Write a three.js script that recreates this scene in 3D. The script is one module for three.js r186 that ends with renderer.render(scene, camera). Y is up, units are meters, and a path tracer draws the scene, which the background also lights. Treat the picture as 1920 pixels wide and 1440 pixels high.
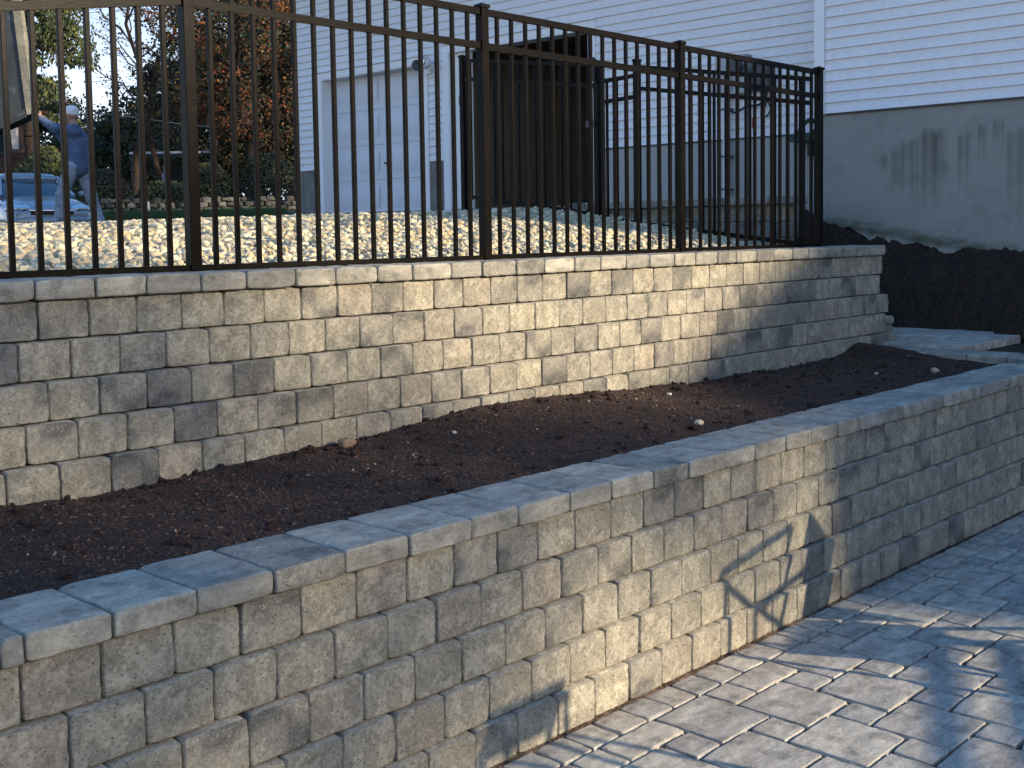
import * as THREE from 'three';
import { mergeGeometries, mergeVertices } from 'three/addons/utils/BufferGeometryUtils.js';
import { MarchingCubes } from 'three/addons/objects/MarchingCubes.js';

// ---------------------------------------------------------------- camera, sky, sun, exposure
const scene = new THREE.Scene();
const camera = new THREE.PerspectiveCamera(2 * Math.atan(720 / 2205.9) * 180 / Math.PI, 4 / 3, 0.05, 400);
{
  const yaw = 0.8091, pitch = 0.0688, roll = -0.0148;
  const f = new THREE.Vector3(Math.sin(yaw) * Math.cos(pitch), -Math.sin(pitch), -Math.cos(yaw) * Math.cos(pitch));
  const r0 = new THREE.Vector3(Math.cos(yaw), 0, Math.sin(yaw));
  const u0 = new THREE.Vector3().crossVectors(r0, f);
  const r = r0.clone().multiplyScalar(Math.cos(roll)).addScaledVector(u0, Math.sin(roll));
  const u = u0.clone().multiplyScalar(Math.cos(roll)).addScaledVector(r0, -Math.sin(roll));
  camera.position.set(0, 1.7448, 2.6254);
  camera.quaternion.setFromRotationMatrix(new THREE.Matrix4().makeBasis(r, u, f.clone().negate()));
  camera.setViewOffset(1920, 1440, 0, 134.7, 1920, 1440);
  camera.updateProjectionMatrix();
  scene.add(camera);
}
const SUN_AZ = 17 * Math.PI / 180, SUN_EL = 20 * Math.PI / 180;
const sunDir = new THREE.Vector3(Math.sin(SUN_AZ) * Math.cos(SUN_EL), Math.sin(SUN_EL), Math.cos(SUN_AZ) * Math.cos(SUN_EL));
{
  const W = 512, H = 256, data = new Float32Array(W * H * 4), d = new THREE.Vector3();
  for (let j = 0; j < H; j++) for (let i = 0; i < W; i++) {
    const el = ((j + 0.5) / H - 0.5) * Math.PI, a = ((i + 0.5) / W - 0.5) * 2 * Math.PI;
    d.set(Math.cos(el) * Math.cos(a), Math.sin(el), Math.cos(el) * Math.sin(a));
    const up = Math.max(0, d.y), t = 1 - Math.exp(-up * 6.5);
    const c = Math.max(0, d.dot(sunDir)), glow = 0.9 * Math.pow(c, 12) * Math.exp(-up * 1.5) + 0.35 * c * c * Math.exp(-up * 2.5);
    const k = 0.505;
    const o = (j * W + i) * 4;
    data[o] = k * (2.5 * (1 - t) + 0.15 * t + glow * 1.0);
    data[o + 1] = k * (2.65 * (1 - t) + 0.46 * t + glow * 0.78);
    data[o + 2] = k * (2.7 * (1 - t) + 1.08 * t + glow * 0.5);
    data[o + 3] = 1;
  }
  const sky = new THREE.DataTexture(data, W, H, THREE.RGBAFormat, THREE.FloatType);
  sky.mapping = THREE.EquirectangularReflectionMapping;
  sky.magFilter = THREE.LinearFilter; sky.minFilter = THREE.LinearFilter; sky.needsUpdate = true;
  scene.background = sky; scene.environment = sky;
}
const sun = new THREE.DirectionalLight(new THREE.Color().setRGB(1.0, 0.83, 0.59), 5.0);
sun.position.copy(sunDir).multiplyScalar(60).add(new THREE.Vector3(6, 0, -4));
sun.target.position.set(6, 0, -4);
sun.castShadow = true; sun.shadow.mapSize.set(4096, 4096); sun.shadow.radius = 2;
Object.assign(sun.shadow.camera, { left: -30, right: 30, top: 30, bottom: -30, near: 1, far: 140 });
scene.add(sun, sun.target);
const renderer = new THREE.WebGLRenderer({ antialias: true });
renderer.setSize(1024, 768);
renderer.shadowMap.enabled = true; renderer.shadowMap.type = THREE.PCFSoftShadowMap;
renderer.toneMapping = THREE.LinearToneMapping;
renderer.toneMappingExposure = 1.7;

// ---------------------------------------------------------------- helpers
function rng(s) { return () => { s |= 0; s = s + 0x6D2B79F5 | 0; let t = Math.imul(s ^ s >>> 15, 1 | s); t = t + Math.imul(t ^ t >>> 7, 61 | t) ^ t; return ((t ^ t >>> 14) >>> 0) / 4294967296; }; }
const R0 = rng(20231);
const rr = (a, b, R = R0) => a + (b - a) * R();
const pick = (a, R = R0) => a[Math.floor(R() * a.length) % a.length];
const clamp = (x, a = 0, b = 1) => Math.min(b, Math.max(a, x));
const sst = (a, b, x) => { const t = clamp((x - a) / (b - a)); return t * t * (3 - 2 * t); };
const mixf = (a, b, t) => a + (b - a) * t;
function h3(x, y, z) { let n = Math.imul(x | 0, 374761393) + Math.imul(y | 0, 668265263) + Math.imul(z | 0, 2147483647 ^ 0x5bd1e995) | 0; n = Math.imul(n ^ n >>> 13, 1274126177); n ^= n >>> 16; return (n >>> 0) / 4294967296; }
function vn(x, y, z = 0, P = 0) {
  const X = Math.floor(x), Y = Math.floor(y), Z = Math.floor(z), f = (t) => t * t * (3 - 2 * t), m = (i) => P ? ((i % P) + P) % P : i;
  const a = f(x - X), b = f(y - Y), c = f(z - Z), H = (i, j, k) => h3(m(X + i), m(Y + j), Z + k);
  return mixf(mixf(mixf(H(0, 0, 0), H(1, 0, 0), a), mixf(H(0, 1, 0), H(1, 1, 0), a), b), mixf(mixf(H(0, 0, 1), H(1, 0, 1), a), mixf(H(0, 1, 1), H(1, 1, 1), a), b), c) * 2 - 1;
}
function fbm(x, y, z = 0, o = 4, P = 0) { let s = 0, a = 0.5; for (let i = 0; i < o; i++) { s += a * vn(x, y, z + i * 7.3, P); x *= 2; y *= 2; z *= 2; P *= 2; a *= 0.5; } return s; }
const taken = {};
function uname(n) { const k = taken[n] = (taken[n] ?? -1) + 1; return k ? `${n}_${String(k).padStart(3, '0')}` : n; }
function mesh(name, geo, mat, parent, p) {
  const m = new THREE.Mesh(geo, mat); m.name = name; m.castShadow = m.receiveShadow = true;
  if (p) m.position.set(p[0], p[1], p[2]);
  parent.add(m); return m;
}
function tag(o, label, category, group, kind) { o.userData.label = label; if (category) o.userData.category = category; if (group) o.userData.group = group; if (kind) o.userData.kind = kind; return o; }
function thing(name, label, category, pos = [0, 0, 0], turn = 0, group) {
  const o = new THREE.Group(); o.name = uname(name); o.position.set(...pos); o.rotation.y = turn; scene.add(o);
  return tag(o, label, category, group);
}
function struct(name, label) { const o = new THREE.Group(); o.name = uname(name); scene.add(o); return tag(o, label, null, null, 'structure'); }
const M4 = (p, q, s) => new THREE.Matrix4().compose(new THREE.Vector3(...p), q || new THREE.Quaternion(), new THREE.Vector3(...(s || [1, 1, 1])));
function box(w, h, d, x = 0, y = 0, z = 0) { const g = new THREE.BoxGeometry(w, h, d); g.translate(x, y, z); return g; }
function bxx(x0, x1, y0, y1, z0, z1) { return box(x1 - x0, y1 - y0, z1 - z0, (x0 + x1) / 2, (y0 + y1) / 2, (z0 + z1) / 2); }
function merge(gs) { return mergeGeometries(gs.map(g => { const k = g.index ? g.toNonIndexed() : g; for (const a of Object.keys(k.attributes)) if (!['position', 'normal', 'uv'].includes(a)) k.deleteAttribute(a); return k; })); }
function tube(pts, r, seg = 6, closed = false) { const c = new THREE.CatmullRomCurve3(pts.map(p => new THREE.Vector3(...p)), closed, 'centripetal'); return new THREE.TubeGeometry(c, Math.max(2, pts.length * 5), r, seg, closed); }
function rod(a, b, ra, rb = ra, seg = 8) {
  const A = new THREE.Vector3(...a), B = new THREE.Vector3(...b), d = B.clone().sub(A), g = new THREE.CylinderGeometry(rb, ra, d.length(), seg, 1);
  g.applyQuaternion(new THREE.Quaternion().setFromUnitVectors(new THREE.Vector3(0, 1, 0), d.clone().normalize())); g.translate(...A.add(B).multiplyScalar(0.5).toArray()); return g;
}
function prismZ(pts, z0, z1) { const s = new THREE.Shape(pts.map(p => new THREE.Vector2(...p))); const g = new THREE.ExtrudeGeometry(s, { depth: z1 - z0, bevelEnabled: false }); g.translate(0, 0, z0); return g; }
// rounded, slightly uneven stone; front is +z, origin at the centre
function stoneGeo(w, h, d, r, amp, seed, nx = 8, ny = 6, nz = 3, uvs = 2) {
  const g = new THREE.BoxGeometry(1, 1, 1, nx, ny, nz), p = g.attributes.position, uv = g.attributes.uv;
  const arr = (L, n) => { const a = []; for (let i = 0; i <= n; i++) { if (n < 4) { a.push(-L / 2 + L * i / n); continue; } if (i === 0) a.push(-L / 2); else if (i === n) a.push(L / 2); else a.push(mixf(-L / 2 + r * 0.75, L / 2 - r * 0.75, (i - 1) / (n - 2))); } return a; };
  const ax = arr(w, nx), ay = arr(h, ny), az = arr(d, nz), R = rng(seed * 77 + 5), so = R() * 50, ou = R() * 3, ov = R() * 3;
  const cr = [0, 1, 2, 3, 4, 5, 6, 7].map(() => 0.8 + 1.7 * R() * R());
  const id = (v, n) => Math.round((v + 0.5) * n), pos = [];
  for (let i = 0; i < p.count; i++) {
    let x = ax[id(p.getX(i), nx)], y = ay[id(p.getY(i), ny)], z = az[id(p.getZ(i), nz)];
    const X0 = x, Y0 = y, Z0 = z;
    const c = (x > 0 ? 1 : 0) + (y > 0 ? 2 : 0) + (z > 0 ? 4 : 0), near = Math.pow(clamp(Math.abs(x) / w * 2) * clamp(Math.abs(y) / h * 2), 4);
    const rl = Math.min(r * mixf(0.8 + 0.35 * vn(x * 30 + so, y * 30, z * 30), cr[c], near), h * 0.45, w * 0.45);
    const ix = clamp(x, -w / 2 + rl, w / 2 - rl), iy = clamp(y, -h / 2 + rl, h / 2 - rl), iz = clamp(z, -d / 2 + rl, d / 2 - rl);
    let dx = x - ix, dy = y - iy, dz = z - iz; const L = Math.hypot(dx, dy, dz);
    if (L > 1e-6) { dx /= L; dy /= L; dz /= L; x = ix + dx * rl; y = iy + dy * rl; z = iz + dz * rl; }
    const n = amp * (fbm(X0 * 22 + so, Y0 * 22, Z0 * 22 + so, 2) * 1.3 + 0.5 * vn(X0 * 90 + so, Y0 * 90, Z0 * 90)) - amp * 0.4;
    x += dx * n; y += dy * n; z += dz * n;
    p.setXYZ(i, x, y, z); pos.push([X0, Y0, Z0]);
  }
  // uv per face in metres
  const nf = [ny * nz, ny * nz, nx * nz, nx * nz, nx * ny, nx * ny]; const cnt = [(ny + 1) * (nz + 1), (ny + 1) * (nz + 1), (nx + 1) * (nz + 1), (nx + 1) * (nz + 1), (nx + 1) * (ny + 1), (nx + 1) * (ny + 1)];
  let k = 0; for (let f = 0; f < 6; f++) for (let j = 0; j < cnt[f]; j++, k++) { const q = pos[k], a = f < 2 ? [q[2], q[1]] : f < 4 ? [q[0], q[2]] : [q[0], q[1]]; uv.setXY(k, a[0] * uvs + ou + f * 0.13, a[1] * uvs + ov + f * 0.17); }
  // smooth normals across the faces
  const acc = new Map(), key = (i) => pos[i].map(v => Math.round(v * 1e5)).join(','); g.computeVertexNormals(); const nn = g.attributes.normal;
  for (let i = 0; i < p.count; i++) { const s = key(i), a = acc.get(s) || [0, 0, 0]; a[0] += nn.getX(i); a[1] += nn.getY(i); a[2] += nn.getZ(i); acc.set(s, a); }
  for (let i = 0; i < p.count; i++) { const a = acc.get(key(i)), L = Math.hypot(...a) || 1; nn.setXYZ(i, a[0] / L, a[1] / L, a[2] / L); }
  return g;
}
function tex(n, fn, srgb = true, rep) {
  const a = new Uint8Array(n * n * 4);
  for (let y = 0; y < n; y++) for (let x = 0; x < n; x++) { const c = fn(x / n, y / n, x, y), o = (y * n + x) * 4; if (typeof c === 'number') { a[o] = a[o + 1] = a[o + 2] = clamp(c) * 255; } else { a[o] = clamp(c[0]) * 255; a[o + 1] = clamp(c[1]) * 255; a[o + 2] = clamp(c[2]) * 255; } a[o + 3] = 255; }
  const t = new THREE.DataTexture(a, n, n); t.wrapS = t.wrapT = THREE.RepeatWrapping; t.magFilter = THREE.LinearFilter; t.minFilter = THREE.LinearMipmapLinearFilter; t.generateMipmaps = true;
  if (srgb) t.colorSpace = THREE.SRGBColorSpace; if (rep) t.repeat.set(rep[0], rep[1]); t.needsUpdate = true; return t;
}
const lin = (r, g, b) => new THREE.Color().setRGB(r, g, b);
function mat(c, rough = 0.9, o = {}) { return new THREE.MeshStandardMaterial({ color: Array.isArray(c) ? lin(...c) : c, roughness: rough, metalness: 0, ...o }); }

// ---------------------------------------------------------------- surface textures
// concrete block: aggregate specks and pits scattered over a mottled ground; 512 px = 0.5 m
function speckField(n, count, seed, rmin, rmax) {
  const f = new Float32Array(n * n), R = rng(seed);
  for (let k = 0; k < count; k++) {
    const cx = R() * n, cy = R() * n, a = rmin + (rmax - rmin) * R() * R(), b = a * (0.35 + 0.6 * R()), t = R() * 3.14, s = 0.4 + 0.6 * R(), q = Math.ceil(a + 1);
    for (let j = -q; j <= q; j++) for (let i = -q; i <= q; i++) { const u = (i * Math.cos(t) + j * Math.sin(t)) / a, v = (-i * Math.sin(t) + j * Math.cos(t)) / b, e = clamp((1.15 - Math.hypot(u, v)) * 3); if (e > 0) { const o = (((Math.floor(cy) + j) % n + n) % n) * n + ((Math.floor(cx) + i) % n + n) % n; f[o] = Math.max(f[o], e * s); } }
  }
  return f;
}
const N5 = 512, lightSp = speckField(N5, 3000, 3, 0.9, 5.2), darkSp = speckField(N5, 2300, 9, 0.6, 3.1), pinkSp = speckField(N5, 260, 15, 1, 5);
const grain = (u, v) => 0.5 + 0.5 * fbm(u * 64, v * 64, 2, 3, 64);
function blockMap(darkAmount, seed) {
  return tex(N5, (u, v, x, y) => {
    const o = y * N5 + x, m = fbm(u * 10, v * 10, seed, 4, 10), big = fbm(u * 4, v * 4, seed + 5, 3, 4), f = fbm(u * 40, v * 40, seed + 9, 3, 40), g = grain(u, v) - 0.5;
    const lime = sst(0.05, 0.32, m + 0.5 * f), dk = darkAmount * sst(-0.3, 0.3, big + 0.5 * m + 0.25 * f);
    let L = 0.77 + 0.10 * m + 0.12 * f + 0.24 * g + 0.06 * lime;
    L *= 1 - 0.33 * dk;
    let c = [L, L * (0.985 + 0.02 * dk), L * (0.94 + 0.06 * dk)];
    const l = lightSp[o], d = darkSp[o], p = pinkSp[o];
    c = c.map(q => q * (1 - 0.42 * d)); c = c.map((q, i) => mixf(q, [1, 0.98, 0.93][i], 0.66 * l)); c = c.map((q, i) => mixf(q, [0.85, 0.66, 0.52][i], 0.4 * p));
    return c;
  });
}
const blockBump = tex(N5, (u, v, x, y) => { const o = y * N5 + x; return 0.5 + 0.28 * fbm(u * 24, v * 24, 1, 4, 24) + 0.12 * (grain(u, v) - 0.5) + 0.16 * lightSp[o] - 0.34 * darkSp[o]; }, false);
const capMap = tex(N5, (u, v, x, y) => { const o = y * N5 + x, m = fbm(u * 5, v * 16, 4, 4, 5), f = fbm(u * 40, v * 90, 8, 2, 0), big = fbm(u * 4, v * 4, 3, 3, 4); const L = 0.82 + 0.16 * m + 0.10 * f + 0.14 * big + 0.16 * (grain(u, v) - 0.5) - 0.12 * sst(0.12, 0.35, fbm(u * 7, v * 7, 31, 4, 7)) - 0.18 * darkSp[o] * (vn(u * 9, v * 9, 3, 9) > 0 ? 1 : 0.2) + 0.06 * lightSp[o]; return [L, L * 0.99, L * 0.955]; });
const capBump = tex(N5, (u, v, x, y) => 0.5 + 0.22 * fbm(u * 16, v * 16, 6, 5, 16) - 0.2 * darkSp[y * N5 + x] * (vn(u * 9, v * 9, 3, 9) > 0 ? 1 : 0.2), false);
const soilMap = tex(N5, (u, v) => { const m = fbm(u * 60, v * 60, 1, 3, 60), b = fbm(u * 6, v * 6, 4, 3, 6); const L = 0.62 + 0.5 * m + 0.2 * b; return [L, L * 0.86, L * 0.78]; });
const soilBump = tex(N5, (u, v) => 0.5 + 0.6 * fbm(u * 48, v * 48, 9, 4, 48), false);
const fineBump = tex(256, (u, v) => 0.5 + 0.5 * fbm(u * 32, v * 32, 3, 4, 32), false);
const mA = blockMap(0.25, 1), mB = blockMap(1.0, 21);
const bm = (c, map) => new THREE.MeshStandardMaterial({ color: lin(...c), map, roughness: 0.95, bumpMap: blockBump, bumpScale: 0.008 });
const BLOCK_MATS = [bm([0.50, 0.468, 0.40], mA), bm([0.46, 0.435, 0.38], mA), bm([0.53, 0.492, 0.415], mA), bm([0.49, 0.445, 0.385], mA), bm([0.52, 0.49, 0.43], mB), bm([0.46, 0.435, 0.39], mB), bm([0.40, 0.38, 0.35], mB), bm([0.33, 0.32, 0.305], mB)];
const cm = (c) => new THREE.MeshStandardMaterial({ color: lin(...c), map: capMap, roughness: 0.9, bumpMap: capBump, bumpScale: 0.007 });
const CAP_MATS = [cm([0.45, 0.43, 0.385]), cm([0.40, 0.385, 0.35]), cm([0.36, 0.35, 0.325]), cm([0.49, 0.465, 0.41]), bm([0.42, 0.405, 0.375], mB)];
const PAVER_MATS = [cm([0.56, 0.53, 0.49]), cm([0.50, 0.475, 0.445]), cm([0.60, 0.565, 0.51]), cm([0.53, 0.49, 0.45]), cm([0.46, 0.445, 0.43])];
// ---------------------------------------------------------------- ground and paver patio
const groundMat = mat([0.16, 0.15, 0.13], 1, { map: soilMap, bumpMap: soilBump, bumpScale: 0.02 });
function sheet(x0, x1, z0, z1, nx, nz, H, uvs = 1) {
  const g = new THREE.PlaneGeometry(1, 1, nx, nz), p = g.attributes.position, uv = g.attributes.uv;
  for (let i = 0; i < p.count; i++) { const x = mixf(x0, x1, p.getX(i) + 0.5), z = mixf(z1, z0, p.getY(i) + 0.5); p.setXYZ(i, x, H(x, z), z); uv.setXY(i, x * uvs, z * uvs); }
  g.computeVertexNormals(); return g;
}
tag(mesh('ground', sheet(-80, 120, -0.2, 140, 20, 20, () => -0.075, 0.5), groundMat, scene), 'level earth under and around the patio', null, null, 'structure');
{
  const P = struct('patio', 'grey tumbled paver patio below the lower wall');
  const sand = mat([0.26, 0.225, 0.18], 1, { map: soilMap, bumpMap: soilBump, bumpScale: 0.006 });
  mesh('joint_sand', sheet(0.9, 10.4, -0.05, 4.6, 160, 180, (x, z) => -0.016 + 0.006 * fbm(x * 9, z * 9, 0, 2) + 0.016 * sst(0.03, 0.0, z) * (1 + fbm(x * 14, 3, 1, 2)), 2), sand, P);
  const mx = 0.1545, mz = 0.149, X0 = 3.14, th = 0.06, kinds = {};
  const kg = (a, b) => kinds[a + '_' + b] ??= [0, 1, 2, 3, 4].map(s => { const g = stoneGeo(mx * a - 0.008, mz * b - 0.008, th, 0.010, 0.0030, s * 13 + a * 3 + b + 400, a > 1 ? 10 : 7, b > 1 ? 10 : 7, 2, 2.2); g.rotateX(-Math.PI / 2); return g; });
  const R = rng(88), seen = (u, w, a, b) => { const x = X0 + (u + a / 2) * mx, z = (w + b / 2) * mz; return x > 2.3 && x < 9.6 && z < 2.2 - 0.27 * x + 0.5 && z < 1.75; };
  const put = (u, w, a, b) => {
    if (!seen(u, w, a, b)) return;
    const m = mesh('paver', pick(kg(a, b), R), pick(PAVER_MATS, R), P, [X0 + (u + a / 2) * mx + rr(-0.0015, 0.0015, R), -th / 2 + rr(-0.002, 0.0015, R), (w + b / 2) * mz + rr(-0.0015, 0.0015, R)]);
    m.rotation.set(rr(-0.006, 0.006, R), (a === b && R() < 0.5 ? Math.PI : 0) + rr(-0.008, 0.008, R), rr(-0.006, 0.006, R));
  };
  for (let u = -12; u < 44; u++) put(u + 0.9, 0, 1, 1);
  for (let a = -30; a < 40; a++) for (let b = -20; b < 40; b++) {
    const u = 1 + 2 * a - b, w = 1 + a + 2 * b;
    if (w >= 1) put(u, w, 2, 2); else if (w === 0) put(u, 1, 2, 1);
    if (w >= 1) put(u + 2, w, 1, 1);
  }
  // the rest of the patio, out of the picture, goes on as one plain bed of the same stone
  const rest = new THREE.Group();
  mesh('far_paving', sheet(-3, 16, 2.05, 9, 30, 16, () => -0.004, 2.2), PAVER_MATS[0], P);
}
// ---------------------------------------------------------------- block retaining walls
const BG = []; for (let i = 0; i < 14; i++) BG.push(stoneGeo(0.1996, 0.1496, 0.2, 0.0115, 0.0030, i + 1, 11, 9, 3));
const backMat = mat([0.06, 0.05, 0.04], 1);
function weight(R) { const t = R(); return t < 0.22 ? 0 : t < 0.40 ? 1 : t < 0.52 ? 2 : t < 0.66 ? 3 : t < 0.78 ? 4 : t < 0.87 ? 5 : t < 0.95 ? 6 : 7; }
const LOWER = { s: 0.0191, z: 0 }, UPPER = { s: 0.0272, z: -1.6649, top: 1.5943 };
{
  const T = thing('retaining_wall', 'lower tan block retaining wall rising from the paver patio', 'wall', [0, 0, 0]);
  const R = rng(71);
  for (let c = 0; c < 5; c++) {
    const zf = -c * LOWER.s, off = (c % 2 ? 0.05 : 0.15) + rr(-0.012, 0.012, R);
    for (let i = 0; i < 42; i++) {
      const x = 0.2 + off + i * 0.2 + 0.0; if (x > 8.45) continue;
      const m = mesh('block', pick(BG, R), BLOCK_MATS[weight(R)], T, [x + rr(-0.0015, 0.0015, R) + 0.1, (c + 0.5) * 0.15 + rr(-0.0006, 0.0006, R), zf - 0.1 + rr(-0.003, 0.003, R)]);
      if (R() < 0.5) m.rotation.z = Math.PI;
      m.rotation.y = rr(-0.012, 0.012, R);
    }
  }
  const j = [0.62, 0.86, 1.092, 1.152, 1.373, 1.61, 1.851, 2.101, 2.346, 2.61, 2.836, 3.101, 3.333, 3.587, 3.815, 4.072, 4.305, 4.563, 4.782, 5.031, 5.248, 5.495, 5.721];
  while (j[j.length - 1] < 8.3) j.push(j[j.length - 1] + (j.length % 2 ? 0.224 : 0.26));
  for (let i = 0; i + 1 < j.length; i++) {
    const w = j[i + 1] - j[i] - 0.003, g = stoneGeo(w, 0.0735, 0.32, 0.0115, 0.0026, 300 + i, 12, 7, 14);
    const m = mesh('cap_stone', g, pick(CAP_MATS, R), T, [(j[i] + j[i + 1]) / 2, 0.75 + 0.037 + rr(-0.001, 0.001, R), -4 * LOWER.s + 0.02 - 0.16 + rr(-0.005, 0.005, R)]);
    m.rotation.set(rr(-0.004, 0.004, R), rr(-0.01, 0.01, R), rr(-0.004, 0.004, R));
  }
  mesh('backfill', bxx(0.3, 8.4, -0.06, 0.742, -0.34, -0.11), backMat, T);
}
{
  const T = thing('retaining_wall', 'upper tan block retaining wall behind the soil bed, carrying the black fence', 'wall', [0, 0, 0]);
  const R = rng(505), yb = UPPER.top - 0.0819;
  for (let c = 0; c < 6; c++) {
    const zf = UPPER.z + UPPER.s * c, off = (c % 2 ? 0.055 : 0.155) + rr(-0.012, 0.012, R), end = 8.66 + 0.02 * c;
    for (let i = 0; i < 42; i++) {
      const x = 0.4 + off + i * 0.2; if (x + 0.2 > end + 0.1) continue;
      const m = mesh('block', pick(BG, R), BLOCK_MATS[weight(R)], T, [x + 0.1 + rr(-0.0015, 0.0015, R), yb - (c + 0.5) * 0.15, zf - 0.1 + rr(-0.003, 0.003, R)]);
      if (R() < 0.5) m.rotation.z = Math.PI; m.rotation.y = rr(-0.012, 0.012, R);
    }
  }
  const j = [0.75, 0.99, 1.21, 1.45, 1.68, 1.925, 2.163, 2.377, 2.623, 2.843, 3.096, 3.317, 3.563, 3.783, 4.038, 4.258, 4.51, 4.733, 4.985, 5.214, 5.45, 5.677, 5.927, 6.154, 6.398, 6.609, 6.863];
  while (j[j.length - 1] < 8.6) j.push(j[j.length - 1] + (j.length % 2 ? 0.22 : 0.25));
  for (let i = 0; i + 1 < j.length; i++) {
    const g = stoneGeo(j[i + 1] - j[i] - 0.003, 0.081, 0.3, 0.014, 0.0032, 600 + i, 12, 7, 8);
    const m = mesh('cap_stone', g, pick([0, 1, 3, 2, 0, 4].map(k => CAP_MATS[k]), R), T, [(j[i] + j[i + 1]) / 2, UPPER.top - 0.041 + rr(-0.001, 0.001, R), UPPER.z + 0.03 - 0.15 + rr(-0.003, 0.003, R)]);
    m.rotation.set(0, rr(-0.008, 0.008, R), rr(-0.004, 0.004, R));
  }
  mesh('backfill', bxx(0.5, 8.55, 0.5, 1.505, -1.93, -1.79), backMat, T);
  mesh('backfill', bxx(0.5, 8.55, 0.5, 1.2, -1.79, -1.74), backMat, T);
}
{ // low wall of the same block in the yard behind the fence, in front of the foundation
  const T = thing('retaining_wall', 'low shaded block wall behind the return fence, below the house foundation', 'wall');
  const R = rng(6), g = BG;
  for (let c = 0; c < 3; c++) for (let i = 0; i < 14; i++) {
    const z = -2.5 - 0.2 * (i + (c % 2) * 0.5) - 0.1; if (z < -5.35 || z > -2.85) continue;
    const m = mesh('block', pick(g, R), BLOCK_MATS[weight(R)], T, [9.42 + c * 0.02, 1.5 + (c + 0.5) * 0.15, z]); m.rotation.y = -Math.PI / 2;
  }
  for (let i = 1; i < 12; i++) { const m = mesh('cap_stone', stoneGeo(0.235, 0.075, 0.3, 0.01, 0.002, 900 + i, 7, 5, 5), pick(CAP_MATS, R), T, [9.45, 1.95 + 0.038, -2.68 - i * 0.24]); m.rotation.y = -Math.PI / 2; }
}
// ---------------------------------------------------------------- soil bed between the walls
const soilMat = mat([0.092, 0.050, 0.032], 1, { map: soilMap, bumpMap: soilBump, bumpScale: 0.03 });
function soilH(x, z) {
  const t = clamp((-0.37 - z) / 1.15);           // 0 at the lower wall, 1 at the upper wall
  const wallY = 0.80 + 0.07 * Math.exp(-Math.pow((x - 4.4) / 0.9, 2)) - 0.02 * Math.exp(-Math.pow((x - 7.2) / 0.4, 2)) + 0.07 * Math.exp(-Math.pow((x - 8.15) / 0.22, 2)) - 0.03 * Math.exp(-Math.pow((x - 2.1) / 0.4, 2));
  const y = mixf(0.775, wallY, Math.pow(t, 1.6));
  return y + 0.018 * fbm(x * 3.2, z * 3.2, 0, 3) + 0.012 * fbm(x * 13, z * 13, 5, 3);
}
{
  const S = struct('soil_bed', 'dark brown bare soil bed between the two block walls');
  mesh('soil', sheet(0.45, 8.3, -1.72, -0.30, 320, 70, soilH, 1.6), soilMat, S);
  const R = rng(12), cg = stoneGeo(0.016, 0.006, 0.009, 0.003, 0.001, 5, 4, 4, 4), n = 16000;
  const I = new THREE.InstancedMesh(cg, mat([1, 1, 1], 0.95), n), q = new THREE.Quaternion(), e = new THREE.Euler(), col = new THREE.Color();
  for (let i = 0; i < n; i++) {
    const x = 0.9 + Math.pow(R(), 1.25) * 7.2, z = rr(-1.62, -0.39, R), s = 0.22 + 0.6 * Math.pow(R(), 3);
    q.setFromEuler(e.set(rr(-0.7, 0.7, R), rr(0, 6.3, R), rr(-0.7, 0.7, R)));
    I.setMatrixAt(i, M4([x, soilH(x, z) + 0.002 * s, z], q, [s * rr(0.7, 1.6, R), s * rr(0.6, 2, R), s]));
    const t = R(); if (t < 0.86) { const k = rr(0.5, 1.5, R); col.setRGB(0.092 * k, 0.050 * k, 0.032 * k); } else if (t < 0.985) { const k = rr(0.6, 1.5, R); col.setRGB(0.13 * k, 0.078 * k, 0.05 * k); } else { const k = rr(0.6, 1.2, R); col.setRGB(0.3 * k, 0.25 * k, 0.19 * k); }
    I.setColorAt(i, col);
  }
  const cl = new THREE.InstancedMesh(stoneGeo(0.05, 0.034, 0.044, 0.016, 0.009, 9, 5, 5, 5), soilMat, 420);
  for (let i = 0; i < 420; i++) { const x = 0.9 + Math.pow(R(), 1.2) * 7.2, z = R() < 0.4 ? rr(-1.6, -1.4, R) : rr(-1.5, -0.42, R), s = 0.35 + 0.75 * R() * R(); q.setFromEuler(e.set(R(), R() * 6.3, R())); cl.setMatrixAt(i, M4([x, soilH(x, z) + 0.004 * s, z], q, [s, s, s])); }
  cl.name = 'soil_clods'; cl.castShadow = cl.receiveShadow = true; cl.userData.kind = 'stuff'; S.add(cl);
  I.name = 'soil_crumbs'; I.castShadow = I.receiveShadow = true; I.userData.kind = 'stuff'; S.add(I);
}
{
  const list = [[3.22, -1.47, 0.062, 'brown fist sized stone on soil against the upper wall', [0.20, 0.13, 0.09]], [3.66, -1.24, 0.022, 'small white pebble on soil below the brightest part of the upper wall', [0.6, 0.57, 0.5]], [5.41, -1.31, 0.026, 'white pebble lying on reddish soil close to the upper wall', [0.6, 0.58, 0.52]], [4.79, -0.68, 0.036, 'cream pebble on soil near the lower wall capstones', [0.56, 0.48, 0.34]], [7.52, -0.69, 0.05, 'pinkish stone at the shaded end of the soil bed', [0.42, 0.33, 0.26]], [7.21, -0.95, 0.022, 'tiny pale pebble on dark shaded soil', [0.5, 0.47, 0.42]]];
  list.forEach(([x, z, s, l, c], i) => { const g = stoneGeo(s * 1.25, s * 0.8, s, s * 0.38, s * 0.14, 40 + i, 6, 6, 6); tag(mesh(uname('pebble'), g, mat(c, 0.85, { bumpMap: blockBump, bumpScale: 0.002 }), scene, [x, soilH(x, z) + s * 0.24, z]), l, 'stone', 'stones lying on the soil bed').rotation.y = i; });
}
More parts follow.
